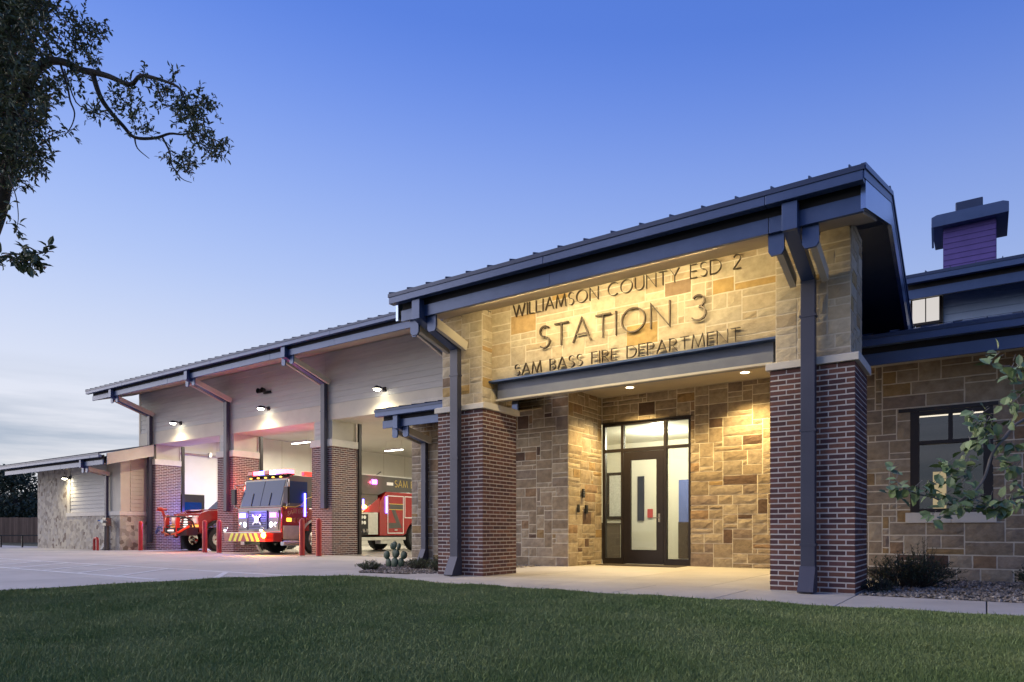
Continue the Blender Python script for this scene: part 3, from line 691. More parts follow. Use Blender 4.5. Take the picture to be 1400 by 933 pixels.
bracket(GX1-.25, GE, GZ, GYF-.01, 5.70, 3.9, w=.19, shoe=False, dep=.15)
part(MB().prism([(GYF+.37, 4.45), (GYF+1.1, 4.45), (GYF+1.1, 6.0), (GYF+.37, 6.0)], GX0, GX1, 'x'), 'door_head', m_trim)
# interior of the garage
ILX = -27.3; IB = 23.0; ICZ = 5.42
struct(MB().box(ILX, GX1, GYF-.002, IB, -.3, -.001).build('garage_floor', m_floor))
iw = part(MB().box(ILX-.2, ILX, GYF+.4, IB, 0, ICZ), 'garage_west_wall', m_block)
part(MB().box(ILX, GX1, IB, IB+.2, 0, ICZ), 'garage_back_wall', m_block)
part(MB().box(GX1, GX1+.2, GYF+.4, IB, 0, ICZ), 'garage_east_wall', m_block)
part(MB().box(ILX-.2, GX1+.2, GYF+.37, IB+.2, ICZ, ICZ+.1), 'garage_ceiling', m_ceil)
for k in range(9):   # block wall pilaster lines on the west wall
    MB().box(ILX, ILX+.012, 7.2+k*1.8, 7.215+k*1.8, 0, ICZ-.01).build('wall_joint', m_trim, iw)
gd = MB(); gd.box(ILX+.002, ILX+.06, 7.25, 8.35, .0, 2.45); gdo = part(gd, 'garage_inner_door', m_frame)
MB().box(ILX+.06, ILX+.075, 7.4, 8.2, .9, 2.1).build('pane', m_cabglass, gdo)
pp = MB(); pp.tube([(ILX+.15, 6.2, 4.28), (ILX+.15, 9.6, 4.28)], .035, 8); pp.tube([(ILX+.15, 9.3, 4.3), (ILX+.15, 9.3, 5.4)], .05, 8); pp.tube([(ILX+.15, 9.6, 4.28), (ILX+.15, 9.6, 3.7)], .045, 8); pp.box(ILX+.08, ILX+.22, 8.5, 8.62, 4.2, 4.4); pp.box(ILX+.05, ILX+.25, 9.2, 9.4, 4.1, 4.35)
tag(pp.build('sprinkler_pipe', m_silver), 'grey service pipe along the inner wall of the far left garage bay', 'pipe')
hh = MB(); hh.box(-15.6, -14.6, 12.6, 13.6, 4.55, 5.25)
for k in range(6): hh.box(-15.62, -14.58, 12.56, 12.6, 4.6+k*.11, 4.65+k*.11)
hh.cyl((-15.5, 13, 5.25), (-15.5, 13, 5.42), .02, 6); hh.cyl((-14.7, 13, 5.25), (-14.7, 13, 5.42), .02, 6)
tag(hh.build('unit_heater', m_grey), 'grey louvred unit heater hung under the ceiling of the right garage bay', 'heater')
# garage ceiling light strips; the last ones unseen, added to brighten the bays
GL_POS = [((-24, 11.2, 4.95), 'hanging light strip seen through the middle garage bay'), ((-20.6, 10.6, 5.0), 'upper lit strip light hanging in the right garage bay'), ((-22.5, 15.8, 4.95), 'lower lit strip light hanging in the right garage bay'), ((-24.5, 7.9, 5.0), 'lit strip light hanging inside the far left garage bay'), ((-12.6, 10.5, 5.0), 'unseen strip light added over the empty right garage bay'), ((-18.3, 8.6, 5.1), 'unseen strip light added above the fire engine cab'), ((-13.2, 15.5, 5.0), 'unseen strip light added at the back of the empty right garage bay')]
for p, lb in GL_POS:
    t = thing('strip_light', lb, 'light', p, group='strip lights hanging in the garage', local=True)
    MB().box(-.62, .62, -.075, .075, -.02, .06).build('housing', m_silver, t); MB().box(-.6, .6, -.06, .06, -.045, -.021).build('tube', e_tube, t)
    for sx in (-.5, .5): MB().cyl((sx, 0, .06), (sx, 0, ICZ-p[2]), .006, 5).build('hanger', m_silver, t)
    lamp('strip_glow', 'AREA', (0, 0, -.06), 70 if p[0] < -24.2 else 185, (1, .93, .74), t, size=1.2, size_y=.15)
# wall lights over the doors
for k, (x, lb) in enumerate(((-24.4, 'lit wall light over the far left garage bay'), (-18.65, 'lit wall light over the middle garage bay behind the fire engine'), (-12.86, 'lit wall light over the right garage bay nearest the entrance'))):
    t = thing('wall_light', lb, 'light', (x, GYF+.02, 5.16), group='wall lights over the garage doors', local=True)
    MB().box(-.06, .06, -.03, .02, -.07, .07).build('wall_plate', m_dark, t)
    MB().tube([(0, -.03, 0), (0, -.18, .05), (0, -.30, .04)], .018, 8).build('arm', m_dark, t)
    MB().lathe([(.02, .06), (.05, .05), (.14, -.02), (.145, -.05), (.13, -.05)], (0, -.32, 0), n=18).build('shade', m_dark, t, smooth=True)
    MB().lathe([(.001, -.10), (.06, -.092), (.10, -.065), (.115, -.035)], (0, -.32, 0), n=18).build('bulb', e_lamp, t, smooth=True)
    lamp('wall_glow', 'SPOT', (0, -.46, -.16), 165, (1, .85, .56), t, size=.06, spot=165, blend=1.0, aim=(0, -.75, -1.6))
# twin floodlight, unlit
t = thing('floodlight', 'unlit black twin floodlight on the siding above the middle garage bay', 'floodlight', (-18.85, GYF+.02, 5.74), local=True)
MB().box(-.05, .35, -.04, .02, -.04, .04).build('mounting_plate', m_black, t)
for s in (-.12, .12): MB().lathe([(.02, .08), (.07, .06), (.1, -.06), (.09, -.07)], (s, -.16, .06), axis='y', n=12).build('lamp_head', m_black, t, smooth=True)

# ---- low side wing at far left
WX0, WX1, WY = -35.0, -27.0, 4.5
sm = M('small_rubble_stone', (.34, .30, .25), (.44, .40, .33), ns=3, rough=.9, bs=9, bd=.02, detail=6)
vt = sm.node_tree; vo = vt.nodes.new('ShaderNodeTexVoronoi'); vo.inputs['Scale'].default_value = 6.5; vo.inputs['Randomness'].default_value = .9
geo = [n for n in vt.nodes if n.type == 'NEW_GEOMETRY'][0]; vt.links.new(geo.outputs['Position'], vo.inputs['Vector'])
crr = vt.nodes.new('ShaderNodeValToRGB'); crr.color_ramp.interpolation = 'CONSTANT'
for i, (p, c) in enumerate(((0, (.40, .36, .30)), (.3, (.30, .27, .23)), (.5, (.48, .44, .36)), (.75, (.20, .16, .13)), (.82, (.40, .37, .33)))):
    e = crr.color_ramp.elements[i] if i < 2 else crr.color_ramp.elements.new(p)
    e.position = p; e.color = c+(1,)
sep = vt.nodes.new('ShaderNodeSeparateColor'); vt.links.new(vo.outputs['Color'], sep.inputs[0]); vt.links.new(sep.outputs[0], crr.inputs[0])
vt.links.new(crr.outputs[0], vt.nodes['Principled BSDF'].inputs['Base Color'])
wm = MB(); wm.box(WX0, -31.9, WY, WY+.3, -.05, 3.9); wm.box(-31.9, WX1, WY, WY+.3, -.05, 1.45); wm.box(WX1-.3, WX1, WY+.3, GYF, -.05, 1.45); wm.box(WX0, WX0+.3, WY+.3, 10, -.05, 3.9)
lww = part(wm, 'wing_stone_wall', sm)
part(MB().box(-31.898, WX1+.03, WY-.03, WY+.3, 1.452, 1.62), 'wing_sill', m_cap); part(MB().box(WX1-.3, WX1+.03, WY+.302, GYF, 1.452, 1.62), 'wing_sill', m_cap)
wsd = part(MB().box(-31.898, WX1-.02, WY+.06, WY+.3, 1.625, 3.95), 'wing_siding_wall', m_trim)
z = 1.63
while z < 3.85:
    MB().prism([(WY+.058, z), (WY+.03, z), (WY+.048, z+.165), (WY+.058, z+.165)], -31.6, -28.2, 'x').build('siding_plank', m_siding, wsd)
    MB().prism([(WX1-.02, z), (WX1+.01, z), (WX1-.008, z+.165), (WX1-.02, z+.165)], WY+.42, GYF-.15, 'y').build('siding_plank', m_trim, wsd); z += .168
part(MB().box(-31.9, -31.62, WY+.01, WY+.2, 1.625, 3.7), 'corner_board', m_trim); part(MB().box(WX1-.14, WX1+.005, WY+.02, WY+.40, 1.625, 3.95), 'corner_board', m_trim)
part(MB().box(WX1-.3, WX1-.022, WY+.3, GYF, 1.625, 3.95), 'wing_end_wall', m_trim)
WE, WZ = 3.35, 3.88
eave(-36.2, -26.3, WE, WZ, .24, GYF, soffit_to=WY, lap=.15)
part(MB().prism([(WE+.3, WZ+.0), (GYF-.1, WZ+.53), (GYF-.1, WZ+.05), (WE+.3, WZ-.44)], -26.30, -26.24, 'x'), 'rake_board', m_trim)
bracket(-28.0, WE, WZ, WY-.01, 3.2, .0, w=.14, dep=.11)
t = thing('wall_light', 'lit wall light under the eave of the low far-left wing', 'light', (-31.6, WY-.01, 3.2), local=True)
MB().box(-.06, .06, -.02, .03, -.07, .07).build('wall_plate', m_dark, t); MB().lathe([(.02, .06), (.05, .05), (.14, -.02), (.13, -.05)], (0, -.2, 0), n=16).build('shade', m_dark, t, smooth=True)
MB().tube([(0, 0, 0), (0, -.2, .05)], .018, 6).build('arm', m_dark, t); MB().lathe([(.001, -.10), (.07, -.09), (.11, -.04)], (0, -.2, 0), n=16).build('bulb', e_lamp, t, smooth=True)
lamp('wall_glow', 'SPOT', (0, -.36, -.14), 75, (1, .84, .52), t, size=.06, spot=165, blend=1.0, aim=(0, -.5, -1.6))

# ---- office wing on the right
OY = 3.5
owm = MB(); WX, WXR, WZ0, WZ1 = 1.39, 2.39, 1.10, 2.74
owm.box(.2, WX, OY, OY+.3, -.05, 3.7); owm.box(.2, .5, OY+.3, 5.36, -.05, 4.1); owm.box(WXR, 12, OY, OY+.3, -.05, 3.7); owm.box(WX, WXR, OY, OY+.3, -.05, WZ0); owm.box(WX, WXR, OY, OY+.3, WZ1, 3.7)
ow = part(owm, 'office_wall', m_smortar)
stone_wall(ow, (.2, OY, 0), (1, 0, 0), (0, -1, 0), 4.9, 3.55, openings=[(WX-.2-.03, WXR-.2+.03, WZ0-.19, WZ1+.06)], depth=.013, big=1.0)
for a, b in ((WX-.12, 1.9), (1.905, WXR+.10)): part(MB().box(a, b, OY-.05, OY+.1, WZ0-.17, WZ0-.004), 'window_sill', m_cap, bevel=.006)
part(MB().box(WX-.22, WXR+.12, OY-.028, OY+.05, WZ1+.004, WZ1+.06), 'lintel_angle', m_frame)
win = part(MB().box(WX+.002, WXR-.002, OY-.008, OY+.09, WZ1-.06, WZ1-.002), 'window', m_frame)
for q in ((WX-.055, WX+.07, WZ0+.002, WZ1+.002), (WXR-.07, WXR+.055, WZ0+.002, WZ1+.002), (WX+.07, WXR-.07, WZ0+.002, WZ0+.06), (WX+.07, WXR-.07, 2.20, 2.26), (1.86, 1.92, 2.26, WZ1-.06)):
    MB().box(q[0], q[1], OY-.010, OY+.088, q[2], q[3]).build('frame', m_frame, win)
for a, b, c, d in ((WX+.07, WXR-.07, WZ0+.06, 2.20), (WX+.07, 1.86, 2.26, WZ1-.06), (1.92, WXR-.07, 2.26, WZ1-.06)): MB().box(a, b, OY+.040, OY+.046, c, d).build('pane', m_wglass, win)
OE, OZ = 2.55, 3.86
eave(.3, 12, OE, OZ, .26, 7.0, soffit_to=OY, lap=.0)
UY = 7.0
uw = part(MB().box(1.15, 12, UY+.06, UY+.3, 4.6, 6.0), 'upper_wall', m_trim)
z = 4.9
while z < 5.6:
    MB().prism([(UY+.058, z), (UY+.03, z), (UY+.046, z+.15), (UY+.058, z+.15)], 1.64, 12, 'x').build('siding_plank', m_upper, uw); z += .152
cw_ = part(MB().box(1.06, 1.62, UY-.02, UY+.05, 5.05, 5.62), 'clerestory_window', m_frame); MB().box(1.10, 1.57, UY-.028, UY-.021, 5.10, 5.575).build('pane', e_win, cw_); MB().box(1.325, 1.345, UY-.034, UY-.029, 5.10, 5.575).build('mullion', m_frame, cw_)
eave(.95, 12, 6.15, 5.86, .26, 10.5, soffit_to=UY+.03, lap=.02)
part(MB().box(.95, 12, 10.5, 10.7, 5.0, 6.95), 'upper_back_wall', m_upper)
ch = part(MB().box(1.57, 2.54, 8.52, 9.5, 6.0, 7.45), 'chimney', m_chim)
z = 6.55
while z < 7.42:
    MB().prism([(8.518, z), (8.496, z), (8.508, z+.12), (8.518, z+.12)], 1.58, 2.53, 'x').build('siding_plank', m_chim, ch); z += .122
MB().prism([(1.36, 7.72), (1.46, 7.76), (2.65, 7.76), (2.75, 7.72), (2.75, 7.50), (1.36, 7.50)], 8.28, 9.75, 'y').build('chimney_cap', m_metal, ch, bevel=.01)
MB().prism([(8.28, 7.50), (8.30, 7.50), (8.50, 7.12), (8.48, 7.12)], 1.36, 1.40, 'x').build('cap_fin', m_metal, ch)
MB().box(1.80, 2.30, 8.5, 9.1, 7.764, 8.03).build('flue_hood', m_roof, ch, bevel=.02)
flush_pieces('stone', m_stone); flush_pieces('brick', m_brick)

# ---- signs
for txt, x0, x1, z, hgt, wd, lb in (('WILLIAMSON COUNTY ESD 2', -4.33, -.46, 4.475, .21, .026, 'upper row of bronze letters naming the county on the stone wall'), ('STATION 3', -3.80, -.96, 3.85, .38, .054, 'large middle row of bronze letters reading STATION 3'), ('SAM BASS FIRE DEPARTMENT', -4.30, -.47, 3.462, .195, .028, 'lower row of bronze letters standing on the beam ledge')):
    t = thing('sign', lb, 'sign', ((x0+x1)/2, SY-.05, z), group=None)
    lettering(txt, (x0, SY-.045, z), (1, 0, 0), (0, -1, 0), x1-x0, hgt, t, m_letter, wd=wd*1.0, depth=.045, gap=.22, space=.62)
# light bar on the back of the portal fascia washing the sign
t = thing('sign_light', 'slim lit light bar behind the portal fascia facing the sign', 'light', (-2.4, PE+.29, PZ-.385), local=True)
MB().box(-2.0, 2.0, -.06, .0, -.03, .04).build('housing', m_metal, t); MB().box(-1.98, 1.98, .001, .012, -.02, .03).build('diffuser', e_down, t)
lamp('sign_glow', 'AREA', (0, .03, .0), 340, (1, .77, .40), t, size=3.9, size_y=.05, aim=(0, 1.2, -.42))
# porch downlights
for k, (x, y) in enumerate(((-4.15, 4.55), (-1.63, 4.55))):
    t = thing('downlight', ('lit round recessed downlight above the entrance door', 'lit round recessed downlight at the right end of the porch ceiling')[k], 'light', (x, y, CEIL), group='porch downlights', local=True)
    MB().lathe([(.12, -.001), (.12, -.012), (.085, -.014), (.085, -.001)], (0, 0, 0), n=24).build('trim_ring', m_white, t, smooth=True)
    MB().lathe([(.001, -.006), (.084, -.006)], (0, 0, 0), n=24).build('lens', e_down, t)
    lamp('down_glow', 'SPOT', (0, 0, -.03), 420, (1, .71, .29), t, size=.06, spot=125, blend=.6, aim=(0, 0, -2))

# lobby behind the glass
LY0, LY1 = 5.63, 9.2
struct(MB().box(-7.5, -1.2, LY0-.2, LY1, -.3, -.001).build('lobby_floor', m_floor))
part(MB().box(-7.5, -1.2, LY1, LY1+.1, 0, 3.4), 'lobby_back_wall', m_wall); part(MB().box(-7.6, -7.5, LY0, LY1, 0, 3.4), 'lobby_left_wall', m_wall); part(MB().box(-1.2, -1.1, LY0, LY1, 0, 3.4), 'lobby_right_wall', m_wall)
part(MB().box(-7.6, -1.1, LY0, LY1+.1, 3.4, 3.46), 'lobby_ceiling', m_wall)
lamp_t = thing('lobby_light', 'round lit ceiling light inside the entrance lobby', 'light', (-4.6, 7.3, 3.40), local=True)
MB().lathe([(.22, -.001), (.22, -.03), (.16, -.035), (.16, -.002)], (0, 0, 0), n=24).build('trim_ring', m_white, lamp_t); MB().lathe([(.001, -.02), (.155, -.02)], (0, 0, 0), n=24).build('lens', e_tube, lamp_t)
lamp('lobby_glow', 'POINT', (0, 0, -.25), 200, (1, .90, .64), lamp_t, size=.2)
cbn = thing('reception_counter', 'dark wooden reception counter inside the lobby behind the left glass', 'counter', (-6.55, 8.3, 0), local=True)
MB().box(-.55, .12, -.5, .5, 0, .98).build('cabinet', m_cab, cbn); MB().box(-.6, .18, -.55, .55, .981, 1.03).build('worktop', m_cab, cbn, bevel=.01)
pf = thing('framed_notice', 'black framed notice board on the lobby wall', 'frame', (-6.6, LY1-.01, 1.9), local=True)
MB().box(-.45, .28, -.04, .0, -.75, .65).build('frame', m_frame, pf); MB().box(-.36, .19, -.046, -.041, -.66, .56).build('notice', m_paper, pf)
pf = thing('door_window_frame', 'narrow black framed opening on the lobby wall behind the door glass', 'frame', (-5.95, LY1-.01, 1.75), local=True)
MB().box(-.10, .10, -.04, 0, -.65, .65).build('frame', m_frame, pf); MB().box(-.05, .05, -.046, -.041, -.6, .6).build('pane', m_black, pf)
tag(MB().box(-5.74, -5.58, LY1-.06, LY1-.002, 1.18, 1.44).build('fire_alarm', m_alarm, bevel=.02), 'small red fire alarm box on the lobby wall seen through the door', 'alarm')
part(MB().box(-4.80, -3.95, LY1-.03, LY1-.002, .02, 2.25), 'lobby_inner_door', m_doorreflect)  # its blue paints a reflection at the doorway
part(MB().box(-4.81, -3.94, LY1-.038, LY1-.031, .02, 1.05), 'lobby_door_kick_panel', m_cab)
tag(MB().box(-5.05, -3.1, 4.62, 5.28, .0125, .028).build('door_mat', m_mat, bevel=.006), 'dark brown door mat in front of the entrance door', 'mat')
kp = thing('keypad', 'black intercom panel on the stone beside the entrance door', 'keypad', (-5.235, 4.36, 1.66), local=True)
MB().box(0, .035, -.05, .05, -.10, .10).build('body', m_black, kp, bevel=.006)
for r_ in range(3): MB().box(.0355, .041, -.03, .03, .05-r_*.05, .075-r_*.05).build('button', m_silver, kp)
tag(MB().box(-5.235, -5.20, 4.10, 4.17, 1.22, 1.40).build('card_reader', m_black, bevel=.006), 'narrow black card reader left of the twin switch below the intercom', 'reader')
tag(MB().box(-5.235, -5.20, 4.46, 4.56, 1.20, 1.40).build('door_opener_button', m_black, bevel=.006), 'black door opener button plate nearest the entrance glass', 'button')
# office room behind the right window
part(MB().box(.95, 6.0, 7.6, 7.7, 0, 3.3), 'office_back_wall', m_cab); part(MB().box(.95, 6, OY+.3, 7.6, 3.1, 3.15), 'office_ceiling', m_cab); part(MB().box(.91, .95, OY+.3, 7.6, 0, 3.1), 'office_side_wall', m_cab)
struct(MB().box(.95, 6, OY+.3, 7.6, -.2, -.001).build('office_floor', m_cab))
t = thing('strip_light', 'lit strip light seen through the top panes of the office window', 'light', (2.0, 5.6, 2.98), local=True)
MB().box(-.95, .95, -.06, .06, 0, .1).build('housing', m_silver, t); MB().box(-.93, .93, -.05, .05, -.03, -.001).build('tube', EM('dim_tube', (1, .93, .75), 1.6), t)
t = thing('lit_doorway', 'narrow yellow lit doorway inside the dark office room', 'doorway', (1.55, 7.59, 0), local=True)
MB().box(-.2, .2, -.03, 0, 0, 2.15).build('frame', m_frame, t); MB().box(-.12, .12, -.04, -.031, .05, 2.05).build('opening', EM('lit_doorway_glow', (1, .80, .40), .55), t)

# ================================================================== FIRE ENGINE
FE = thing('fire_engine', 'red and charcoal fire engine with lit warning lights parked in the middle bay', 'fire engine', (-18.25, 4.35, 0), local=True)
def fp(mb, name, mats, par=FE, **k): return mb.build(name, mats, par, **k)
def wheel(par, x, y, z, r, w, side, dual=False):
    t = MB()
    t.lathe([(r*.58, -w/2), (r*.93, -w/2), (r, -w*.36), (r, w*.36), (r*.93, w/2), (r*.58, w/2)], (x, y, z), axis='x', n=28)
    wh = MB(); wh.lathe([(.0, side*w*.30), (r*.2, side*w*.34), (r*.25, side*w*.2), (r*.52, side*w*.12), (r*.58, side*w*.48), (r*.6, side*w*.5)], (x, y, z), axis='x', n=28)
    o = wh.build('wheel', m_chrome, par, smooth=True); ty = t.build('tyre', m_rubber, o, smooth=True)
    tr = MB()
    for k in range(30):
        a = 2*math.pi*k/30
        tr.bar((x-w*.38, y+(r+.004)*math.cos(a), z+(r+.004)*math.sin(a)), (x+w*.38, y+(r+.004)*math.cos(a+.12), z+(r+.004)*math.sin(a+.12)), .035, .02, up=(0, math.cos(a), math.sin(a)))
    tr.build('tread', m_rubber, o, kind='stuff')
    for k in range(8):
        a = 2*math.pi*k/8; MB().cyl((x+side*w*.15, y+r*.4*math.cos(a), z+r*.4*math.sin(a)), (x+side*w*.22, y+r*.4*math.cos(a), z+r*.4*math.sin(a)), .018, 6).build('lug_nut', m_chrome, o)
    return o
def archcut(pts_before, cy, cz, r, pts_after, n=12):
    return pts_before+[(cy-r*math.cos(math.pi*k/n), cz+r*math.sin(math.pi*k/n)) for k in range(n+1)]+pts_after
# bumper
bmp = fp(MB().prism([(-1.24, .28), (-1.16, .02), (-.9, 0), (.9, 0), (1.16, .02), (1.24, .28), (1.24, .62), (-1.24, .62)], .44, .74, 'z'), 'bumper', m_red, bevel=.015)
for k, x in enumerate((-.86, -.58, -.30, .02, .30, .58)):
    sl = .16 if x < 0 else -.16
    P = [(x, .455), (x+.15, .455), (x+.15+sl, .725), (x+sl, .725)] if x < 0 else [(x+.16, .455), (x+.31, .455), (x+.31+sl, .725), (x+.16+sl, .725)]
    MB().prism(P, -.006, .004, 'y').build('chevron_stripe', m_yellow, bmp)
MB().box(-1.2, 1.2, .02, .6, .742, .752).build('tread_plate', m_silver, bmp)
for x in (-1.02, 1.02): MB().lathe([(.02, .0), (.09, -.01), (.10, .03)], (x, -.02, .85), axis='y', n=14).build('siren', m_chrome, bmp, smooth=True)
# cab
low = archcut([(.62, 1.60), (.60, .76), (.66, .56)], 2.05, .52, .66, [(3.5, .52), (3.55, 1.60)])
low = [(.62, 1.60), (.60, .76), (.66, .52), (1.39, .52)]+[(2.05-.66*math.cos(math.pi*k/14), .52+.66*math.sin(math.pi*k/14)) for k in range(1, 14)]+[(2.71, .52), (3.5, .52), (3.55, 1.60)]
cabl = fp(MB().prism(low, -1.24, 1.24, 'x'), 'cab_body', m_red, bevel=.03)
up_ = [(.64, 1.603), (.90, 2.60), (1.05, 2.70), (3.5, 2.72), (3.55, 1.603)]
cabu = fp(MB().prism(up_, -1.20, 1.20, 'x'), 'cab_roof', m_grey, bevel=.05)
nv = Vector((0, -.967, .252))
def wsq(x0, x1, t0, t1, d0, d1):
    p = lambda x, t, d: (x, .64+.26*t-.967*d, 1.603+.997*t+.252*d)
    return [p(x0, t0, d0), p(x1, t0, d0), p(x1, t1, d0), p(x0, t1, d0), p(x0, t0, d1), p(x1, t0, d1), p(x1, t1, d1), p(x0, t1, d1)], [(0, 1, 2, 3), (4, 5, 6, 7), (0, 1, 5, 4), (1, 2, 6, 5), (2, 3, 7, 6), (3, 0, 4, 7)]
for x0, x1 in ((-1.10, -.015), (.015, 1.10)):
    fp(MB().add(*wsq(x0, x1, .06, .93, -.01, .012)), 'windshield', m_cabglass)
for s in (-1, 1):
    wp = MB(); a = wsq(s*.5-.01, s*.5+.01, .05, .5, .02, .035); wp.add(*a); fp(wp, 'wiper', m_black)
fp(MB().prism([(.605, .80), (.585, .80), (.605, 1.575), (.625, 1.575)], -1.19, 1.19, 'x'), 'front_panel', m_grey)
# grille
gr = fp(MB().box(-.52, .52, .545, .60, .86, 1.50), 'grille', m_dchrome, bevel=.02)
for k in range(7): MB().box(-.46, .46, .53, .545, .92+k*.08, .955+k*.08).build('grille_bar', m_black, gr)
for s in (-1, 1): MB().bar((-.24*s, .52, 1.02), (.24*s, .52, 1.36), .055, .02, up=(0, 1, 0)).build('cross_badge', m_silver, gr)
MB().cyl((0, .50, 1.19), (0, .53, 1.19), .12, 20).build('emblem', m_chrome, gr)
for s in (-1, 1):
    hc = fp(MB().box(s*.86-.27, s*.86+.27, .56, .61, .84, 1.50), 'headlight_cluster', m_grey, bevel=.02)
    MB().box(s*.86-.17, s*.86+.17, .53, .558, 1.26, 1.42).build('warning_light', e_blue if s < 0 else e_pink, hc, bevel=.01)
    MB().box(s*.86-.10, s*.86+.10, .524, .531, 1.29, 1.39).build('strobe', e_white, hc)
    for dx in (-.12, .12): MB().lathe([(.001, -.02), (.07, -.012), (.09, .0)], (s*.86+dx, .55, 1.02), axis='y', n=14).build('headlamp', e_white if dx*s < 0 else m_chrome, hc, smooth=True)
lamp('strobe_glow', 'POINT', (-.86, -.15, 1.35), 22, (.22, .12, 1), FE, size=.08); lamp('strobe_glow', 'POINT', (.86, -.15, 1.35), 16, (.5, .15, 1), FE, size=.08)
lamp('strobe_glow', 'POINT', (-1.85, .9, 2.45), 34, (1, .04, .03), FE, size=.06)
# corner amber lamp and indicators
am = fp(MB().lathe([(.001, -.07), (.07, -.055), (.10, .0)], (1.14, -.01, .66), axis='y', n=14), 'amber_lamp', e_amber, smooth=True)
lamp('amber_glow', 'POINT', (1.25, -.22, .72), 55, (1, .42, .05), FE, size=.05)
fp(MB().box(1.245, 1.262, .80, .98, 1.12, 1.24), 'indicator', EM('lit_indicator', (1, .42, .03), 3))
for k in range(5): fp(MB().box(-.9+k*.42, -.82+k*.42, .86, .90, 2.635, 2.67), 'marker_lamp', EM('lit_marker_lamp', (1, .45, .05), 4))
# light bar on the roof
lbar = fp(MB().box(-1.12, 1.12, .92, 1.22, 2.715, 2.76), 'light_bar', m_black)
for k in range(7):
    x = -1.08+k*.312
    MB().box(x, x+.29, .90, 1.24, 2.762, 2.90).build('lens', (m_red, e_red, e_blue, m_red, e_white, e_pink, e_red)[k] if k not in (0, 3) else M('red_lens', (.4, .02, .03), rough=.15, coat=.6), lbar, bevel=.02)
sb = fp(MB().box(1.0, 1.16, 1.6, 3.2, 2.72, 2.86), 'side_light_bar', M('red_side_lens', (.5, .02, .02), rough=.2, emit=(1, .05, .03), es=1.2), bevel=.02)
MB().box(1.165, 1.18, 2.3, 2.5, 2.76, 2.83).build('strobe', e_red, sb)
# doors with windows on both sides
for s in (-1, 1):
    for y0, y1 in ((.80, 1.72), (2.60, 3.42)):
        d = fp(MB().box(*sorted((s*1.241, s*1.252)), y0, y1, .80 if y0 < 1 else 1.25, 1.598), 'cab_door', m_red, bevel=.004)
        MB().box(*sorted((s*1.195, s*1.215)), y0+.14, y1-.04, 1.75, 2.50).build('side_window', m_cabglass, d, bevel=.004)
        MB().box(*sorted((s*1.253, s*1.28)), y1-.18, y1-.06, 1.42, 1.47).build('door_handle', m_chrome, d)
        MB().box(*sorted((s*1.2, s*1.232)), y0+.10, y0+.13, 1.70, 2.56).build('window_trim', m_silver, d)
    mr_ = fp(MB().box(*sorted((s*1.36, s*1.60)), .58, .66, 1.72, 2.28), 'mirror', m_black, bevel=.02)
    MB().tube([(s*1.22, .82, 2.45), (s*1.48, .66, 2.42), (s*1.48, .64, 1.66), (s*1.24, .76, 1.5)], .02, 8).build('mirror_arm', m_chrome, mr_)
    st_ = fp(MB().tube([(s*1.256, .66, 1.62), (s*1.256, 1.15, 1.62), (s*1.256, 1.40, 1.70), (s*1.256, 1.6, 1.92), (s*1.256, 1.8, 1.98), (s*1.256, 3.5, 1.98)], .014, 6), 'gold_stripe', m_gold)
    fd = fp(MB().lathe([(.64, s*1.20), (.72, s*1.20), (.72, s*1.29), (.64, s*1.29), (.64, s*1.20)], (0, 2.05, .52), axis='x', n=36), 'fender_trim', m_silver)
    wheel(FE, s*1.05, 2.05, .52, .52, .30, s)
    wheel(FE, s*1.05, 7.25, .52, .52, .34, s)
# flat cut of the fender trim below the axle is hidden inside the step boxes
txt = dict(U=(0, 1, 0), Nn=(1, 0, 0))
lettering('SAM BASS', (1.254, .84, 1.32), (0, 1, 0), (1, 0, 0), .84, .14, FE, m_cream, wd=.028, depth=.006, space=.5, arcf=lambda t: .09*math.sin(math.pi*t))
lettering('FIRE DEPT', (1.254, .86, 1.10), (0, 1, 0), (1, 0, 0), .80, .14, FE, m_cream, wd=.028, depth=.006, space=.5)
# step boxes
for s_ in (-1, 1): fp(MB().box(*sorted((s_*1.242, s_*1.262)), .66, 1.38, .525, .98), 'step_well', m_silver, bevel=.008)
fp(MB().box(1.02, 1.25, .72, 1.36, .30, .505), 'cab_step', m_silver, bevel=.02); fp(MB().cyl((1.20, .66, .40), (1.20, 1.40, .40), .095, 16), 'air_tank', m_chrome, smooth=True)
fp(MB().box(-1.25, -1.02, .72, 1.36, .30, .505), 'cab_step', m_silver, bevel=.02)
fp(MB().box(-.45, .45, .7, 9.6, .42, .70), 'chassis', m_black)
fp(MB().box(-1.0, 1.0, 1.5, 2.6, .50, .60), 'axle_housing', m_black)
fp(MB().box(1.26, 1.29, 1.50, 1.56, 1.30, 2.10), 'side_light_strip', e_blue)
# pump panel and body
pm = fp(MB().box(-1.18, 1.18, 3.65, 5.05, .70, 2.2), 'pump_module', m_grey)
pn = fp(MB().box(1.182, 1.235, 3.78, 5.02, .66, 1.50), 'pump_panel', m_silver, bevel=.01)
fp(MB().prism([(4.22, 1.515), (5.095, 1.515), (5.095, 2.09)], 1.183, 1.240, 'x'), 'pump_shroud', m_red)
for k in range(6): MB().cyl((1.236, 4.0+.15*(k % 3), 1.32-.2*(k//3)), (1.27, 4.0+.15*(k % 3), 1.32-.2*(k//3)), .07, 14).build('gauge', m_chrome, pn)
for k in range(3): MB().tube([(1.236, 4.0+.17*k, .84), (1.34, 4.0+.17*k, .84), (1.38, 4.0+.17*k, .74)], .055, 10).build('hose_outlet', m_chrome, pn)
MB().box(1.236, 1.244, 3.90, 4.50, .64, 1.44).build('control_plate', m_black, pn)
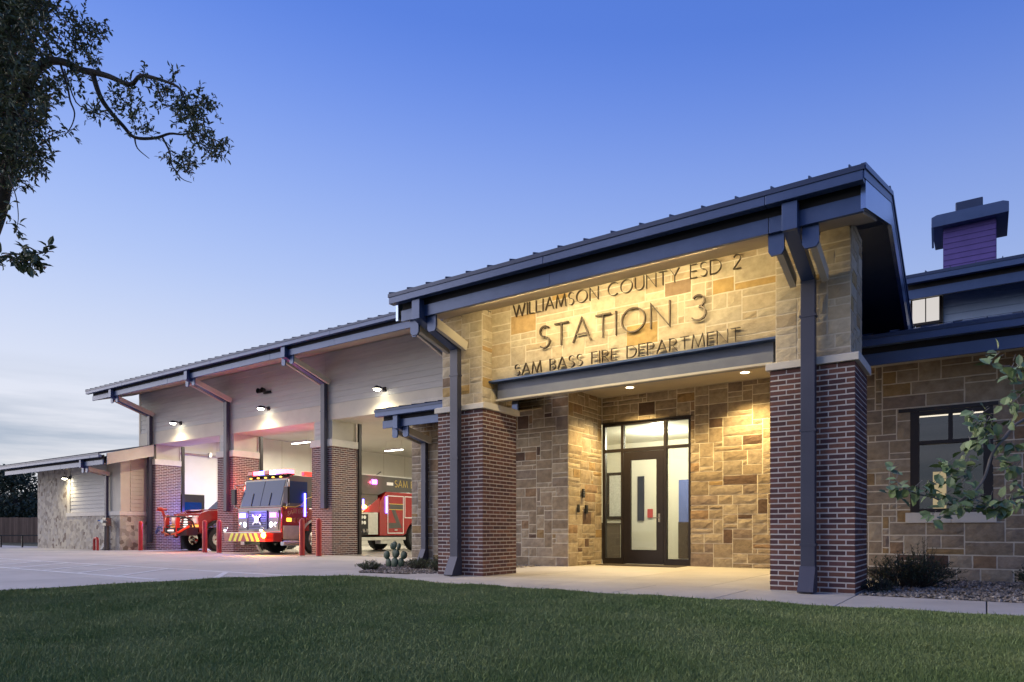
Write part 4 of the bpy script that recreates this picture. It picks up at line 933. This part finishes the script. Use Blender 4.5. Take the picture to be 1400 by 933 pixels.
bod = [(5.1, .62), (6.42, .62)]+[(7.25-.70*math.cos(math.pi*k/14), .56+.66*math.sin(math.pi*k/14)) for k in range(1, 14)]+[(8.08, .62), (9.7, .62), (9.7, 2.34), (5.45, 2.34), (5.1, 1.95)]
body = fp(MB().prism(bod, -1.25, 1.25, 'x'), 'body', m_red, bevel=.01)
fp(MB().prism([(3.65, 2.202), (5.08, 2.202), (5.46, 2.342), (9.7, 2.342), (9.7, 2.93), (3.65, 2.93)], -1.22, 1.22, 'x'), 'hose_bed_side', m_grey, bevel=.02)
fp(MB().box(-1.25, 1.25, 3.62, 9.72, 2.931, 2.975), 'top_rail', m_silver)
for y0, y1 in ((5.5, 6.40), (6.46, 8.0), (8.1, 9.6)):
    zb_ = .70 if y0 != 6.46 else 1.32
    d = fp(MB().box(1.251, 1.268, y0, y1, zb_, 2.20), 'compartment_door', m_red, bevel=.004)
    for q in ((y0, y0+.03, zb_, 2.2), (y1-.03, y1, zb_, 2.2), (y0+.03, y1-.03, 2.17, 2.2), (y0+.03, y1-.03, zb_, zb_+.03)): MB().box(1.2685, 1.274, *q).build('door_trim', m_white, d)
    MB().box(1.2685, 1.29, (y0+y1)/2-.08, (y0+y1)/2+.08, zb_+.12, zb_+.16).build('door_latch', m_chrome, d)
# zig-zag reflective stripe
zg = fp(MB().prism([(5.62, 1.66), (6.38, 1.66), (6.38, 1.86), (5.62, 1.86)], 1.2690, 1.2705, 'x'), 'reflective_stripe', m_grey)
MB().prism([(5.70, 1.658), (5.92, 1.658), (6.30, .92), (6.08, .92)], 1.2690, 1.2706, 'x').build('stripe_diagonal', m_grey, zg); MB().prism([(5.56, .90), (6.06, .90), (6.06, 1.12), (5.56, 1.12)], 1.2690, 1.2704, 'x').build('stripe_base', m_grey, zg)
for z in (1.87, 1.65): MB().box(1.2708, 1.273, 5.56, 6.38, z-.008, z+.008).build('stripe_edge', m_gold, zg)
fp(MB().box(1.0, 1.34, 3.7, 6.45, .44, .56), 'running_board', m_silver, bevel=.01); fp(MB().box(1.0, 1.30, 5.1, 6.3, .30, .437), 'hose_tray', m_silver, bevel=.01)
lettering('SAM BASS', (1.222, 5.95, 2.55), (0, 1, 0), (1, 0, 0), 1.75, .27, FE, m_gold, wd=.05, depth=.008, space=.6)
lettering('FIRE', (1.222, 7.1, 2.40), (0, 1, 0), (1, 0, 0), .5, .10, FE, m_gold, wd=.018, depth=.006)
wl = fp(MB().box(1.221, 1.26, 4.70, 4.95, 2.60, 2.78), 'warning_light', e_pink, bevel=.01); lamp('warning_glow', 'POINT', (1.4, 4.82, 2.69), 6, (1, .1, .2), FE, size=.05)
fp(MB().lathe([(.001, .06), (.05, .05), (.06, .0)], (1.24, 4.33, 1.72), axis='x', n=12), 'amber_lamp', e_amber, smooth=True); lamp('amber_glow', 'POINT', (1.38, 4.33, 1.72), 7, (1, .42, .05), FE, size=.04)
for y, z0, z1 in ((4.18, 1.62, 2.0), (5.40, 1.50, 2.15)): fp(MB().box(1.27, 1.30, y, y+.06, z0, z1), 'side_light_strip', e_blue)
fp(MB().box(1.225, 1.235, 5.5, 5.85, 2.60, 2.72), 'number_plate', m_white)
fp(MB().bar((.9, 5.2, 2.98), (.9, 5.5, 3.14), .03, .03), 'antenna', m_black)

# ================================================================== BRUSH TRUCK
BT = thing('brush_truck', 'red brush fire truck with winch bumper and push guard in the far left bay', 'truck', (-23.85, 4.9, 0), local=True)
def bp_(mb, name, mats, par=BT, **k): return mb.build(name, mats, par, **k)
WR = .47
arc1 = lambda cy, r=.60, n=12: [(cy-r*math.cos(math.pi*k/n), .52+r*math.sin(math.pi*k/n)) for k in range(1, n)]
side = [(.62, .75), (.80, .66)]+arc1(1.42)+[(2.05, .62), (4.2, .62)]+arc1(4.85)+[(5.5, .7), (5.9, .75), (5.9, 1.60), (2.05, 1.66), (1.0, 1.60), (.66, 1.48), (.58, 1.30)]
bp_(MB().prism(side, -.96, .96, 'x'), 'truck_body', m_red, bevel=.05)
bp_(MB().prism([(.85, 1.60), (2.0, 1.665), (2.0, 1.70), (1.0, 1.655)], -.55, .55, 'x'), 'hood_scoop', m_red, bevel=.015)
cb = bp_(MB().prism([(2.0, 1.665), (2.62, 2.22), (2.8, 2.27), (4.25, 2.25), (4.45, 1.655)], -.84, .84, 'x'), 'cab', m_red, bevel=.05)
MB().add([(-.74, 2.02, 1.72), (.74, 2.02, 1.72), (.70, 2.56, 2.21), (-.70, 2.56, 2.21), (-.74, 2.04, 1.70), (.74, 2.04, 1.70), (.70, 2.58, 2.19), (-.70, 2.58, 2.19)], [(0, 1, 2, 3), (0, 1, 5, 4), (1, 2, 6, 5), (2, 3, 7, 6), (3, 0, 4, 7)]).build('windshield', m_cabglass, cb)
for s in (-1, 1): MB().prism([(2.35, 1.72), (2.70, 2.18), (4.1, 2.18), (4.25, 1.72)], *sorted((s*.842, s*.855)), 'x').build('side_window', m_cabglass, cb)
gl = bp_(MB().box(-.60, .60, .54, .62, .92, 1.40), 'grille', m_chrome, bevel=.03)
for k in range(4): MB().box(-.54, .54, .525, .54, .98+k*.10, 1.03+k*.10).build('grille_bar', m_black, gl)
for s in (-1, 1):
    bp_(MB().box(s*.78-.16, s*.78+.16, .54, .72, 1.08, 1.40), 'headlight', M('headlamp_lens', (.65, .62, .5), rough=.1, coat=.8), bevel=.04)
    bp_(MB().box(*sorted((s*.64, s*.95)), .52, .60, .95, 1.05), 'indicator', EM('lit_marker', (1, .45, .08), 1.0))
    fl = MB(); fl.lathe([(.60, s*.90), (.72, s*.93), (.72, s*1.06), (.60, s*1.04), (.60, s*.90)], (0, 1.42, .52), axis='x', n=40)
    vs_ = [v for v in fl.v]; keep = [f for f in fl.f if min(vs_[i][2] for i in f) > .5]; fl.f = keep; fl.mi = [0]*len(keep); bp_(fl, 'fender_flare', m_black, fixn=False)
    for y in (1.42, 4.85): wheel(BT, s*.86, y, WR, WR, .30, s)
    mi = bp_(MB().box(*sorted((s*1.06, s*1.25)), 2.5, 2.6, 1.62, 1.92), 'mirror', m_black, bevel=.02); MB().bar((s*.9, 2.58, 1.7), (s*1.1, 2.56, 1.7), .03, .03).build('mirror_arm', m_black, mi)
bmpt = bp_(MB().prism([(-1.0, .55), (-.85, .18), (-.45, .02), (.45, .02), (.85, .18), (1.0, .55), (.7, .62), (-.7, .62)], .62, .92, 'z'), 'winch_bumper', m_black, bevel=.02)
for s in (-1, 1):
    gp = bp_(MB().prism([(-.02, .60), (.12, .60), (.16, 1.42), (.06, 1.44), (-.02, 1.20)], s*.38-.045, s*.38+.045, 'x'), 'guard_upright', m_alarm, bevel=.01)
    bp_(MB().tube([(s*.38, .05, 1.36), (s*.72, .16, 1.34), (s*.92, .36, 1.18), (s*.94, .46, .90)], .032, 10), 'guard_hoop', m_black)
    bp_(MB().lathe([(.03, -.02), (.06, 0), (.03, .02)], (s*.55, -.03, .74), axis='y', n=12), 'tow_ring', m_alarm)
    bp_(MB().tube([(s*.1, -.02, .66), (s*.5, .02, .74), (s*.9, .25, .98)], [.03, .045, .05], 8), 'orange_strap', M('orange_strap_webbing', (.55, .10, .02), rough=.6))
for z in (1.0, 1.36): bp_(MB().tube([(-.38, .05, z), (.38, .05, z)], .03, 10), 'guard_bar', m_black)
wn = bp_(MB().cyl((-.26, .10, .80), (.26, .10, .80), .10, 16), 'winch_drum', m_silver)
for s in (-1, 1): MB().box(s*.34-.07, s*.34+.07, -.02, .22, .69, .93).build('winch_motor', m_black, wn)
mo = bp_(MB().tube([(-.74, .2, .92), (-.74, .16, 1.35), (-.76, .10, 1.60)], .05, 10), 'water_monitor', m_alarm, smooth=True)
MB().lathe([(.03, -.22), (.075, -.20), (.085, -.05), (.05, 0), (.045, .16)], (-.76, .10, 1.66), axis='y', n=14).build('nozzle', m_alarm, mo, smooth=True)
mo = bp_(MB().tube([(-.9, .05, .86), (-1.0, -.05, .70), (-.85, -.12, .78), (-.72, -.08, .98), (-.60, -.02, .90)], .035, 8), 'blue_hose', M('blue_hose_cover', (.06, .10, .25), rough=.6))
lamp('blue_strobe', 'POINT', (-1.5, 2.4, 1.5), 110, (.12, .12, 1), BT, size=.05)
lb2 = bp_(MB().box(-.6, .6, 2.9, 3.15, 2.28, 2.40), 'light_bar', M('blue_red_lens', (.1, .02, .2), rough=.2, emit=(.3, .1, 1), es=2), bevel=.02)
lamp('red_strobe', 'POINT', (-1.25, -.1, 1.5), 9, (1, .10, .04), BT, size=.05)
lamp('red_strobe', 'POINT', (1.3, -.35, .95), 26, (1, .05, .03), BT, size=.05)

# ================================================================== BOLLARDS AND FIRE CONNECTION
bl = ['red steel bollard at the far left, beside the low wing', 'red steel bollard before the left corner of the middle brick pier', 'red steel bollard beside the striped engine bumper', 'red steel bollard beside the fire engine cab door', 'red steel bollard nearest the entrance, right of its pair at the right pier']
for k, x in enumerate((-25.55, -20.97, -20.07, -15.5, -14.69)):
    t = thing('bollard', bl[k], 'bollard', (x, 4.6, -.003), group='red bollards in front of the garage piers', local=True)
    MB().lathe([(.085, .02), (.085, 1.12), (.075, 1.165), (.045, 1.19), (.001, 1.2)], (0, 0, 0), n=20).build('post', m_bred, t, smooth=True)
    MB().lathe([(.14, 0), (.14, .012), (.09, .024)], (0, 0, 0), n=20).build('base_plate', m_conc, t)
FC = thing('fire_hose_connection', 'grey standpipe with chrome twin hose inlets against the low wing wall', 'standpipe', (-27.5, 4.2, 0), local=True)
MB().cyl((0, 0, 0), (0, 0, 1.2), .10, 14).build('riser', m_grey, FC); MB().box(-.16, .16, -.1, .12, 1.0, 1.35).build('valve_body', m_grey, FC, bevel=.02)
for s in (-1, 1):
    i_ = MB().cyl((s*.1, -.08, 1.2), (s*.17, -.24, 1.2), .065, 12).build('inlet', m_chrome, FC); MB().cyl((s*.17, -.24, 1.2), (s*.18, -.27, 1.2), .075, 12).build('inlet_cap', m_chrome, i_)
FC = thing('low_red_pipe_guard', 'short red pipe guard at the foot of the standpipe', 'guard', (-27.75, 3.9, 0), local=True)
MB().tube([(-.15, 0, 0), (-.15, 0, .42), (-.09, 0, .5), (.09, 0, .5), (.15, 0, .42), (.15, 0, 0)], .05, 10).build('hoop', m_bred, FC)

# ================================================================== PLANTS
def leaf(mb, p, d, up, L, W, fold=.25, nseg=2):
    """pointed oval leaf from p along d, folded along its midrib"""
    d = d.normalized(); s = d.cross(up)
    if s.length < .05: s = d.orthogonal()
    s.normalize(); n = s.cross(d)
    a = p; t1 = p+d*L*.3-n*L*.02; t2 = p+d*L*.7-n*L*.06; e = p+d*L-n*L*.16
    l1 = t1+s*W*.42+n*W*fold; r1 = t1-s*W*.42+n*W*fold; l2 = t2+s*W*.36+n*W*fold*.8; r2 = t2-s*W*.36+n*W*fold*.8
    mb.add([a, l1, t1, r1, l2, t2, r2, e], [(0, 2, 1), (0, 3, 2), (1, 2, 5, 4), (2, 3, 6, 5), (4, 5, 7), (5, 6, 7)])
def rv(r): return Vector((r.gauss(0, 1), r.gauss(0, 1), r.gauss(0, 1)))
def sprig(wood, lv, p, d, length, r, nleaf, L, W, rad=.006, droop=.0):
    q = p; pts = [p]; dd = d.normalized()
    for k in range(4):
        dd = (dd+rv(r)*.22+Vector((0, 0, -droop))).normalized(); q = q+dd*length/4; pts.append(q)
    wood.tube(pts, [rad, rad*.8, rad*.65, rad*.5, rad*.3], 5, cap=False)
    for k in range(nleaf):
        t = (k+.6)/nleaf*4; i = min(3, int(t)); a = pts[i].lerp(pts[i+1], t-i)
        ld = ((pts[i+1]-pts[i]).normalized()*.7+rv(r)*.8); leaf(lv, a, ld, Vector((0, 0, 1))+rv(r)*.5, L*r.uniform(.7, 1.2), W*r.uniform(.7, 1.2))
    return pts
def limb(wood, pts, r0, r1, n=9):
    # smooth the polyline
    P = [Vector(p) for p in pts]; out = []
    for i in range(len(P)-1):
        a = P[max(i-1, 0)]; b = P[i]; c = P[i+1]; d = P[min(i+2, len(P)-1)]
        for k in range(4):
            t = k/4; out.append(.5*((2*b)+(c-a)*t+(2*a-5*b+4*c-d)*t*t+(-a+3*b-3*c+d)*t**3))
    out.append(P[-1]); m = len(out)
    wood.tube(out, [r0+(r1-r0)*i/(m-1) for i in range(m)], n)
    return out

# --- live oak leaning in from the left of the lawn
r = random.Random(5)
OB = at(-110, 800, 7.6); OB.z = 0.0
OAK = thing('oak_tree', 'dark live oak leaning in at the upper left with twisted hanging branches', 'tree', OB)
wood = MB(); lv = MB()
fork = at(-75, 330, 7.5)
limb(wood, [OB, at(-100, 640, 7.6), at(-70, 480, 7.6), fork], .24, .15, 12)
stem = limb(wood, [fork, at(-60, 230, 7.4), at(-45, 150, 7.3), at(-30, 60, 7.2), at(-30, -20, 7.2), at(-40, -90, 7.3)], .13, .06, 10)
limb(wood, [fork, at(-22, 330, 7.3), at(-2, 295, 7.2), at(8, 250, 7.1), at(16, 200, 7.1), at(26, 150, 7.1), at(34, 140, 7.1)], .075, .045, 9)
main = limb(wood, [at(26, 150, 7.1), at(54, 92, 7.0), at(82, 84, 6.9), at(112, 96, 6.8), at(128, 99, 6.75), at(150, 105, 6.7), at(178, 116, 6.6), at(192, 104, 6.55), at(215, 108, 6.5), at(243, 119, 6.45), at(252, 134, 6.4)], .042, .008, 8)
sec = limb(wood, [at(126, 98, 6.75), at(136, 130, 6.8), at(150, 152, 6.85), at(168, 172, 6.9), at(184, 188, 6.9), at(212, 189, 6.85), at(232, 183, 6.8), at(252, 184, 6.75), at(268, 178, 6.7)], .026, .006, 8)
limb(wood, [at(184, 188, 6.9), at(188, 203, 6.9), at(204, 217, 6.9)], .009, .003, 6)
limb(wood, [at(222, 188, 6.8), at(232, 208, 6.8), at(235, 226, 6.8), at(248, 244, 6.8), at(262, 250, 6.8)], .010, .003, 6)
limb(wood, [at(82, 86, 6.9), at(92, 118, 6.8), at(96, 138, 6.8), at(102, 155, 6.8), at(98, 172, 6.8), at(88, 186, 6.8)], .012, .004, 6)
limb(wood, [at(88, 95, 6.9), at(104, 140, 6.8), at(126, 152, 6.8), at(132, 168, 6.8)], .008, .003, 6)
# clusters: photo place, spread (px), sprigs, depth
CL = [(205, 108, 14, 7, 6.5), (215, 120, 12, 10, 6.5), (220, 134, 10, 8, 6.5), (232, 110, 8, 5, 6.5), (240, 140, 12, 10, 6.4), (252, 148, 16, 18, 6.4), (262, 160, 16, 20, 6.4), (270, 142, 14, 13, 6.4), (280, 150, 10, 10, 6.4), (265, 180, 14, 15, 6.5), (280, 190, 14, 16, 6.5), (292, 200, 12, 14, 6.5), (300, 212, 7, 7, 6.5), (240, 220, 10, 9, 6.8), (252, 224, 10, 10, 6.8), (262, 230, 8, 7, 6.8), (228, 212, 8, 4, 6.8),
      (168, 122, 10, 7, 6.6), (176, 134, 12, 9, 6.7), (166, 146, 12, 8, 6.8), (178, 160, 10, 8, 6.8), (192, 176, 10, 8, 6.85), (200, 182, 8, 5, 6.85), (150, 130, 9, 4, 6.8), (158, 170, 8, 4, 6.8),
      (112, 32, 16, 14, 6.8), (126, 46, 14, 13, 6.8), (116, 62, 14, 14, 6.8), (104, 76, 14, 13, 6.8), (128, 78, 12, 10, 6.8), (92, 20, 16, 14, 6.9), (138, 38, 6, 4, 6.8), (100, 48, 14, 12, 6.8), (108, 112, 12, 8, 6.8), (96, 104, 12, 8, 6.8), (120, 152, 8, 6, 6.8), (132, 156, 8, 6, 6.8), (92, 180, 6, 5, 6.8), (82, 108, 12, 8, 6.9),
      (60, 190, 10, 7, 7.1), (52, 160, 12, 9, 7.1), (62, 140, 8, 5, 7.1), (45, 225, 9, 6, 7.1), (30, 255, 8, 6, 7.1), (22, 262, 8, 4, 7.2), (55, 205, 8, 5, 7.1)]
for cx, cy, sp_, n, D in CL:
    for k in range(n):
        p = at(cx+r.gauss(0, sp_*.55), cy+r.gauss(0, sp_*.5), D+r.gauss(0, .12)); sprig(wood, lv, p, rv(r)+Vector((.3, 0, .1)), r.uniform(.08, .17), r, 8, .050, .023, .0025)
# the dense inner crown, in view and beyond the frame
for k in range(2000):
    u = r.random()
    cx, cy = r.gauss(8, 34), r.uniform(-130, 235)
    lim = 74+12*math.sin(cy*.06)-max(0, cy-60)*.13
    if cx > lim or cx < -330: continue
    p = at(cx, cy, 7.2+r.gauss(0, .45)); sprig(wood, lv, p, rv(r), r.uniform(.12, .26), r, 9, r.uniform(.05, .075), .032, .004)
for k in range(900):
    p = at(r.gauss(-190, 90), r.gauss(-10, 130), 7.6+r.gauss(0, .8)); sprig(wood, lv, p, rv(r), r.uniform(.15, .3), r, 8, .055, .024, .004)
# nearer low spray with larger leaves
spray = limb(wood, [at(-70, 420, 5.6), at(-20, 366, 5.2), at(14, 348, 5.0), at(40, 350, 4.95), at(62, 345, 4.9)], .012, .003, 6)
for cx, cy, n in ((6, 356, 9), (20, 350, 10), (34, 352, 10), (48, 356, 9), (58, 346, 6), (30, 340, 4), (40, 362, 7), (-20, 362, 12), (-45, 380, 10)):
    for k in range(n//2): p = at(cx+r.gauss(0, 3), cy+r.gauss(0, 3), 4.95+r.gauss(0, .06)); sprig(wood, lv, p, rv(r)*.6+Vector((.6, .3, -.1)), r.uniform(.06, .12), r, 5, .075, .036, .003)
limb(wood, [at(12, 240, 6.2), at(22, 270, 6.1), at(25, 300, 6.1), at(20, 318, 6.1)], .006, .002, 5)
for cx, cy in ((10, 290), (16, 300), (8, 306), (18, 312), (6, 300)): p = at(cx, cy, 6.1); sprig(wood, lv, p, rv(r), .12, r, 6, .07, .034, .003)
wood.build('trunk', m_bark, OAK, smooth='all', fixn=False); o = lv.build('crown', m_oak, OAK, fixn=False)

# --- young redbud standing just outside the right edge, branches reaching in
r = random.Random(21)
RB = at(1560, 900, 3.4); RB.z = 0.0
RT = thing('young_tree', 'young broad-leaved tree at the right edge reaching across the office window', 'tree', RB)
wood = MB(); lv = MB()
top_ = limb(wood, [RB, at(1550, 860, 3.4), at(1530, 720, 3.4), at(1510, 600, 3.35), at(1490, 480, 3.4), at(1470, 380, 3.5)], .03, .010, 9)
b1 = limb(wood, [at(1528, 700, 3.4), at(1470, 560, 3.2), at(1400, 574, 3.05), at(1372, 600, 3.0), at(1356, 622, 2.98), at(1345, 655, 2.96), at(1328, 675, 2.95), at(1300, 690, 2.95), at(1276, 680, 2.95), at(1255, 676, 2.95), at(1238, 668, 2.95), at(1222, 655, 2.95), at(1216, 640, 2.95)], .008, .0015, 7)
b2 = limb(wood, [at(1528, 720, 3.4), at(1460, 690, 3.2), at(1400, 680, 3.1), at(1360, 690, 3.0), at(1330, 698, 2.95)], .010, .003, 7)
b3 = limb(wood, [at(1505, 560, 3.35), at(1440, 520, 3.2), at(1395, 505, 3.1), at(1370, 500, 3.05)], .008, .002, 7)
LC = [(1215, 642, 6, 3), (1222, 664, 10, 7), (1236, 672, 8, 5), (1250, 668, 8, 4), (1268, 668, 10, 6), (1284, 678, 10, 6), (1276, 660, 8, 4), (1296, 640, 10, 6), (1305, 655, 14, 10), (1322, 640, 10, 7), (1318, 622, 8, 4), (1312, 690, 14, 12), (1330, 680, 14, 12), (1350, 690, 12, 10), (1272, 712, 6, 3), (1285, 708, 6, 3), (1342, 600, 12, 12), (1350, 588, 12, 12), (1336, 580, 10, 6), (1330, 566, 8, 4), (1345, 572, 10, 8), (1362, 604, 10, 7), (1388, 612, 8, 4), (1392, 640, 14, 8), (1378, 630, 10, 5), (1380, 690, 12, 9), (1396, 684, 10, 9), (1362, 694, 10, 8), (1385, 660, 6, 3), (1392, 500, 12, 8), (1380, 515, 10, 5), (1396, 540, 12, 8), (1386, 556, 10, 5), (1362, 488, 5, 3), (1352, 498, 5, 3), (1372, 555, 4, 2), (1365, 480, 4, 2), (1376, 582, 8, 3),
      (1430, 520, 22, 18), (1440, 600, 24, 18), (1450, 680, 24, 18), (1480, 450, 28, 24), (1500, 560, 28, 22), (1420, 560, 14, 10), (1425, 640, 14, 10), (1520, 640, 26, 18), (1460, 380, 30, 20)]
for cx, cy, sp_, n in LC:
    for k in range(int(n*1.45)):
        D = 2.97+.0012*max(0, cx-1340)+r.gauss(0, .05); p = at(cx+r.gauss(0, sp_*.62), cy+r.gauss(0, sp_*.55), D)
        d = rv(r)*.7+Vector((-.2, -.1, -.35)); leaf(lv, p, d, Vector((0, -.5, .8))+rv(r)*.45, r.uniform(.040, .060), r.uniform(.032, .046), fold=.12)
        wood.tube([p, p-d.normalized()*.0+Vector((r.uniform(-.01, .03), r.uniform(0, .02), r.uniform(.0, .03)))], [.0015, .0015], 4, cap=False)
wood.build('trunk', M('pale_bark', (.16, .14, .125), (.22, .20, .18), ns=20, rough=.8), RT, smooth='all', fixn=False); lv.build('crown', m_redbud, RT, fixn=False)

# --- shrubs
def shrub(name, label, c, rx, ry, rz, n, L, W, mt, seed, cat='shrub', up=.9, group=None):
    r = random.Random(seed); t = thing(name, label, cat, c, group=group); wood = MB(); lv = MB(); c = Vector(c)
    for k in range(n):
        a = r.random()*6.283; q = math.sqrt(r.random()); base = c+Vector((math.cos(a)*rx*.35*q, math.sin(a)*ry*.35*q, 0))
        tip = c+Vector((math.cos(a)*rx*q*r.uniform(.7, 1.1), math.sin(a)*ry*q*r.uniform(.7, 1.1), rz*math.sqrt(max(.05, 1-q*q*.85))*r.uniform(.55, 1.08)))
        mid = base.lerp(tip, .5)+rv(r)*.03+Vector((0, 0, .05*up)); pts = [base, mid, tip]; wood.tube(pts, [.006, .004, .002], 4, cap=False)
        for j in range(11):
            t_ = .25+.75*(j+r.random())/11; p = (base.lerp(mid, t_*2) if t_ < .5 else mid.lerp(tip, t_*2-1))
            leaf(lv, p, (tip-base).normalized()*.6+rv(r)*.55, Vector((0, 0, 1))+rv(r)*.4, L*r.uniform(.6, 1.3), W*r.uniform(.7, 1.2))
    wood.build('stems', m_bark, t, fixn=False); lv.build('foliage', mt, t, fixn=False); return t
m_dshrub = M('dark_shrub_leaf', (.022, .042, .028), (.045, .07, .04), ns=8, rough=.6, isl=.3)
shrub('rosemary_shrub', 'dark spreading rosemary shrub beside the right brick column', (1.45, 1.75, 0), .75, .6, .50, 260, .05, .018, m_dshrub, 3)
shrub('rosemary_shrub', 'low creeping end of planting at the base of the right brick column', (1.18, .75, 0), .30, .55, .16, 90, .045, .010, m_dshrub, 4)
shrub('rosemary_shrub', 'tall thin dark shrub against the office wall', (1.55, 2.6, 0), .35, .3, .66, 70, .05, .010, m_dshrub, 14)
shrub('round_shrub', 'rounded dark shrub at the far right edge below the window', (3.0, 2.2, 0), .42, .42, .42, 150, .035, .024, m_dshrub, 6)
shrub('low_shrub', 'low pale green shrub nearest the left brick column', (-6.35, .75, 0), .42, .36, .34, 130, .035, .016, m_shrub, 7, group='low shrubs in the left bed')
shrub('low_shrub', 'low green shrub beside the prickly pear', (-7.35, 1.15, 0), .40, .3, .26, 110, .035, .016, m_shrub, 8, group='low shrubs in the left bed')
shrub('low_shrub', 'small dark shrub at the left tip of the gravel bed', (-7.95, .35, 0), .36, .26, .20, 100, .035, .014, m_shrub, 9, group='low shrubs in the left bed')
# prickly pear
pc = thing('prickly_pear', 'prickly pear cactus with flat green pads beside the side wall', 'cactus', (-8.25, 1.35, 0), local=True)
def pad(base, ang, tilt, L, W):
    L *= .70; W *= .80
    mb = MB(); n = 16; d = Vector((math.sin(ang)*math.cos(tilt), math.sin(tilt), math.cos(ang)*math.cos(tilt))).normalized(); s = d.cross(Vector((0, 1, .2))).normalized(); nn = s.cross(d)
    for sg, th in ((-1, .022), (1, .022)): pass
    ring = [base+d*(L*(.5-.5*math.cos(2*math.pi*k/n)))+s*(W/2*math.sin(2*math.pi*k/n)*(1-.15*math.cos(2*math.pi*k/n))) for k in range(n)]
    c = base+d*L*.5; inn = [c+(p-c)*.7 for p in ring]
    vs_ = ring+[p+nn*.022 for p in inn]+[p-nn*.022 for p in inn]+[c+nn*.03, c-nn*.03]
    fs = []
    for k in range(n):
        j = (k+1) % n; fs += [(k, j, n+j, n+k), (j, k, 2*n+k, 2*n+j), (n+k, n+j, 3*n), (2*n+j, 2*n+k, 3*n+1)]
    mb.add(vs_, fs); mb.build('pad', m_cactus, pc, smooth='all'); return base+d*L*.93
B0 = Vector((0, 0, -.01))
a = pad(B0, .05, .1, .34, .26); b_ = pad(B0+Vector((.13, .05, 0)), .35, -.1, .34, .24); c_ = pad(B0+Vector((-.15, .03, 0)), -.4, .0, .32, .24)
a2 = pad(a, -.25, .15, .30, .22); a3 = pad(a, .5, 0, .28, .18); pad(a2, -.1, .1, .26, .20); pad(b_, .75, 0, .28, .19); pad(b_, .15, .2, .26, .15); pad(c_, -.5, .1, .28, .22); pad(c_, .1, -.1, .27, .2); pad(a3, .2, .1, .24, .14); pad(a2, -.8, 0, .24, .18)

# ================================================================== FAR LEFT: trees, fence, railing
def far_tree(label, c, rx, rz, h, seed, n=2600, ls=.22, trunk=.25):
    r = random.Random(seed); t = thing('oak_tree', label, 'tree', c, group='dark oaks beyond the far fence'); wood = MB(); lv = MB(); c = Vector(c)
    limb(wood, [c, c+Vector((.1, 0, h*.35)), c+Vector((-.2, .1, h*.6))], trunk, trunk*.6, 8)
    cents = []
    for k in range(16):
        d = rv(r).normalized(); cc = c+Vector((d.x*rx*.7, d.y*rx*.7, h*.62+d.z*rz*.62)); cents.append((cc, r.uniform(.32, .55)*rx)); limb(wood, [c+Vector((0, 0, h*.4)), c.lerp(cc, .6)+Vector((0, 0, h*.2)), cc], trunk*.35, .03, 5)
    for k in range(n):
        cc, q = r.choice(cents); d = rv(r).normalized()*q*(r.random()**.4); d.z *= .75; p = cc+d
        leaf(lv, p, rv(r), Vector((0, 0, 1))+rv(r)*.6, ls*r.uniform(.6, 1.4), ls*.6)
    wood.build('trunk', m_bark, t, fixn=False); lv.build('crown', m_farleaf, t, fixn=False)
for k, (px, D, rx, h, lb) in enumerate(((20, 52, 3.4, 5.6, 'dark oak right behind the low wing, tallest above its roof'), (-30, 56, 3.6, 5.4, 'dark oak at the left edge of the picture beyond the fence'), (58, 58, 3.4, 4.8, 'small dark oak nearest the stone corner of the low wing'), (-90, 54, 3.4, 5.2, 'dark oak just outside the left edge beyond the fence'))):
    p = at(px, 726, D); far_tree(lb, (p.x, p.y, -.05), rx, h*.42, h, 40+k, n=5200 if k < 3 else 2600, ls=.26)
# wooden fence
A = at(-120, 726, 47); B = at(150, 726, 47); A.z = B.z = -.05
wf = thing('wooden_fence', 'brown board privacy fence in front of the far oaks', 'fence', (A.x, A.y, -.05))
dv = (B-A); Ln = dv.length; dv.normalize(); nvv = Vector((-dv.y, dv.x, 0)); k = 0; x = 0
while x < Ln:
    p = A+dv*x; m_ = MB(); m_.bar(p+Vector((0, 0, .05)), p+Vector((0, 0, 1.78+rnd.uniform(-.02, .02))), .14, .025, up=nvv); m_.build('board', m_wood, wf); x += .15
for z in (.4, 1.4): MB().bar(A+nvv*.05+Vector((0, 0, z)), B+nvv*.05+Vector((0, 0, z)), .05, .09).build('rail', m_wood, wf)
# dark metal railing
A = at(-60, 726, 33.5); B = at(75, 726, 33.5); A.z = B.z = 0
rl = thing('metal_railing', 'low black metal railing beside the far end of the drive', 'railing', (A.x, A.y, 0))
dv = (B-A); Ln = dv.length; dv.normalize()
for z in (.58,): MB().bar(A+Vector((0, 0, z)), B+Vector((0, 0, z)), .05, .06).build('rail', m_black, rl)
x = .1
while x < Ln:
    p = A+dv*x; MB().bar(p+Vector((0, 0, -.08)), p+Vector((0, 0, .55)), .06, .06, up=(0, 1, 0)).build('post', m_black, rl); x += 1.05
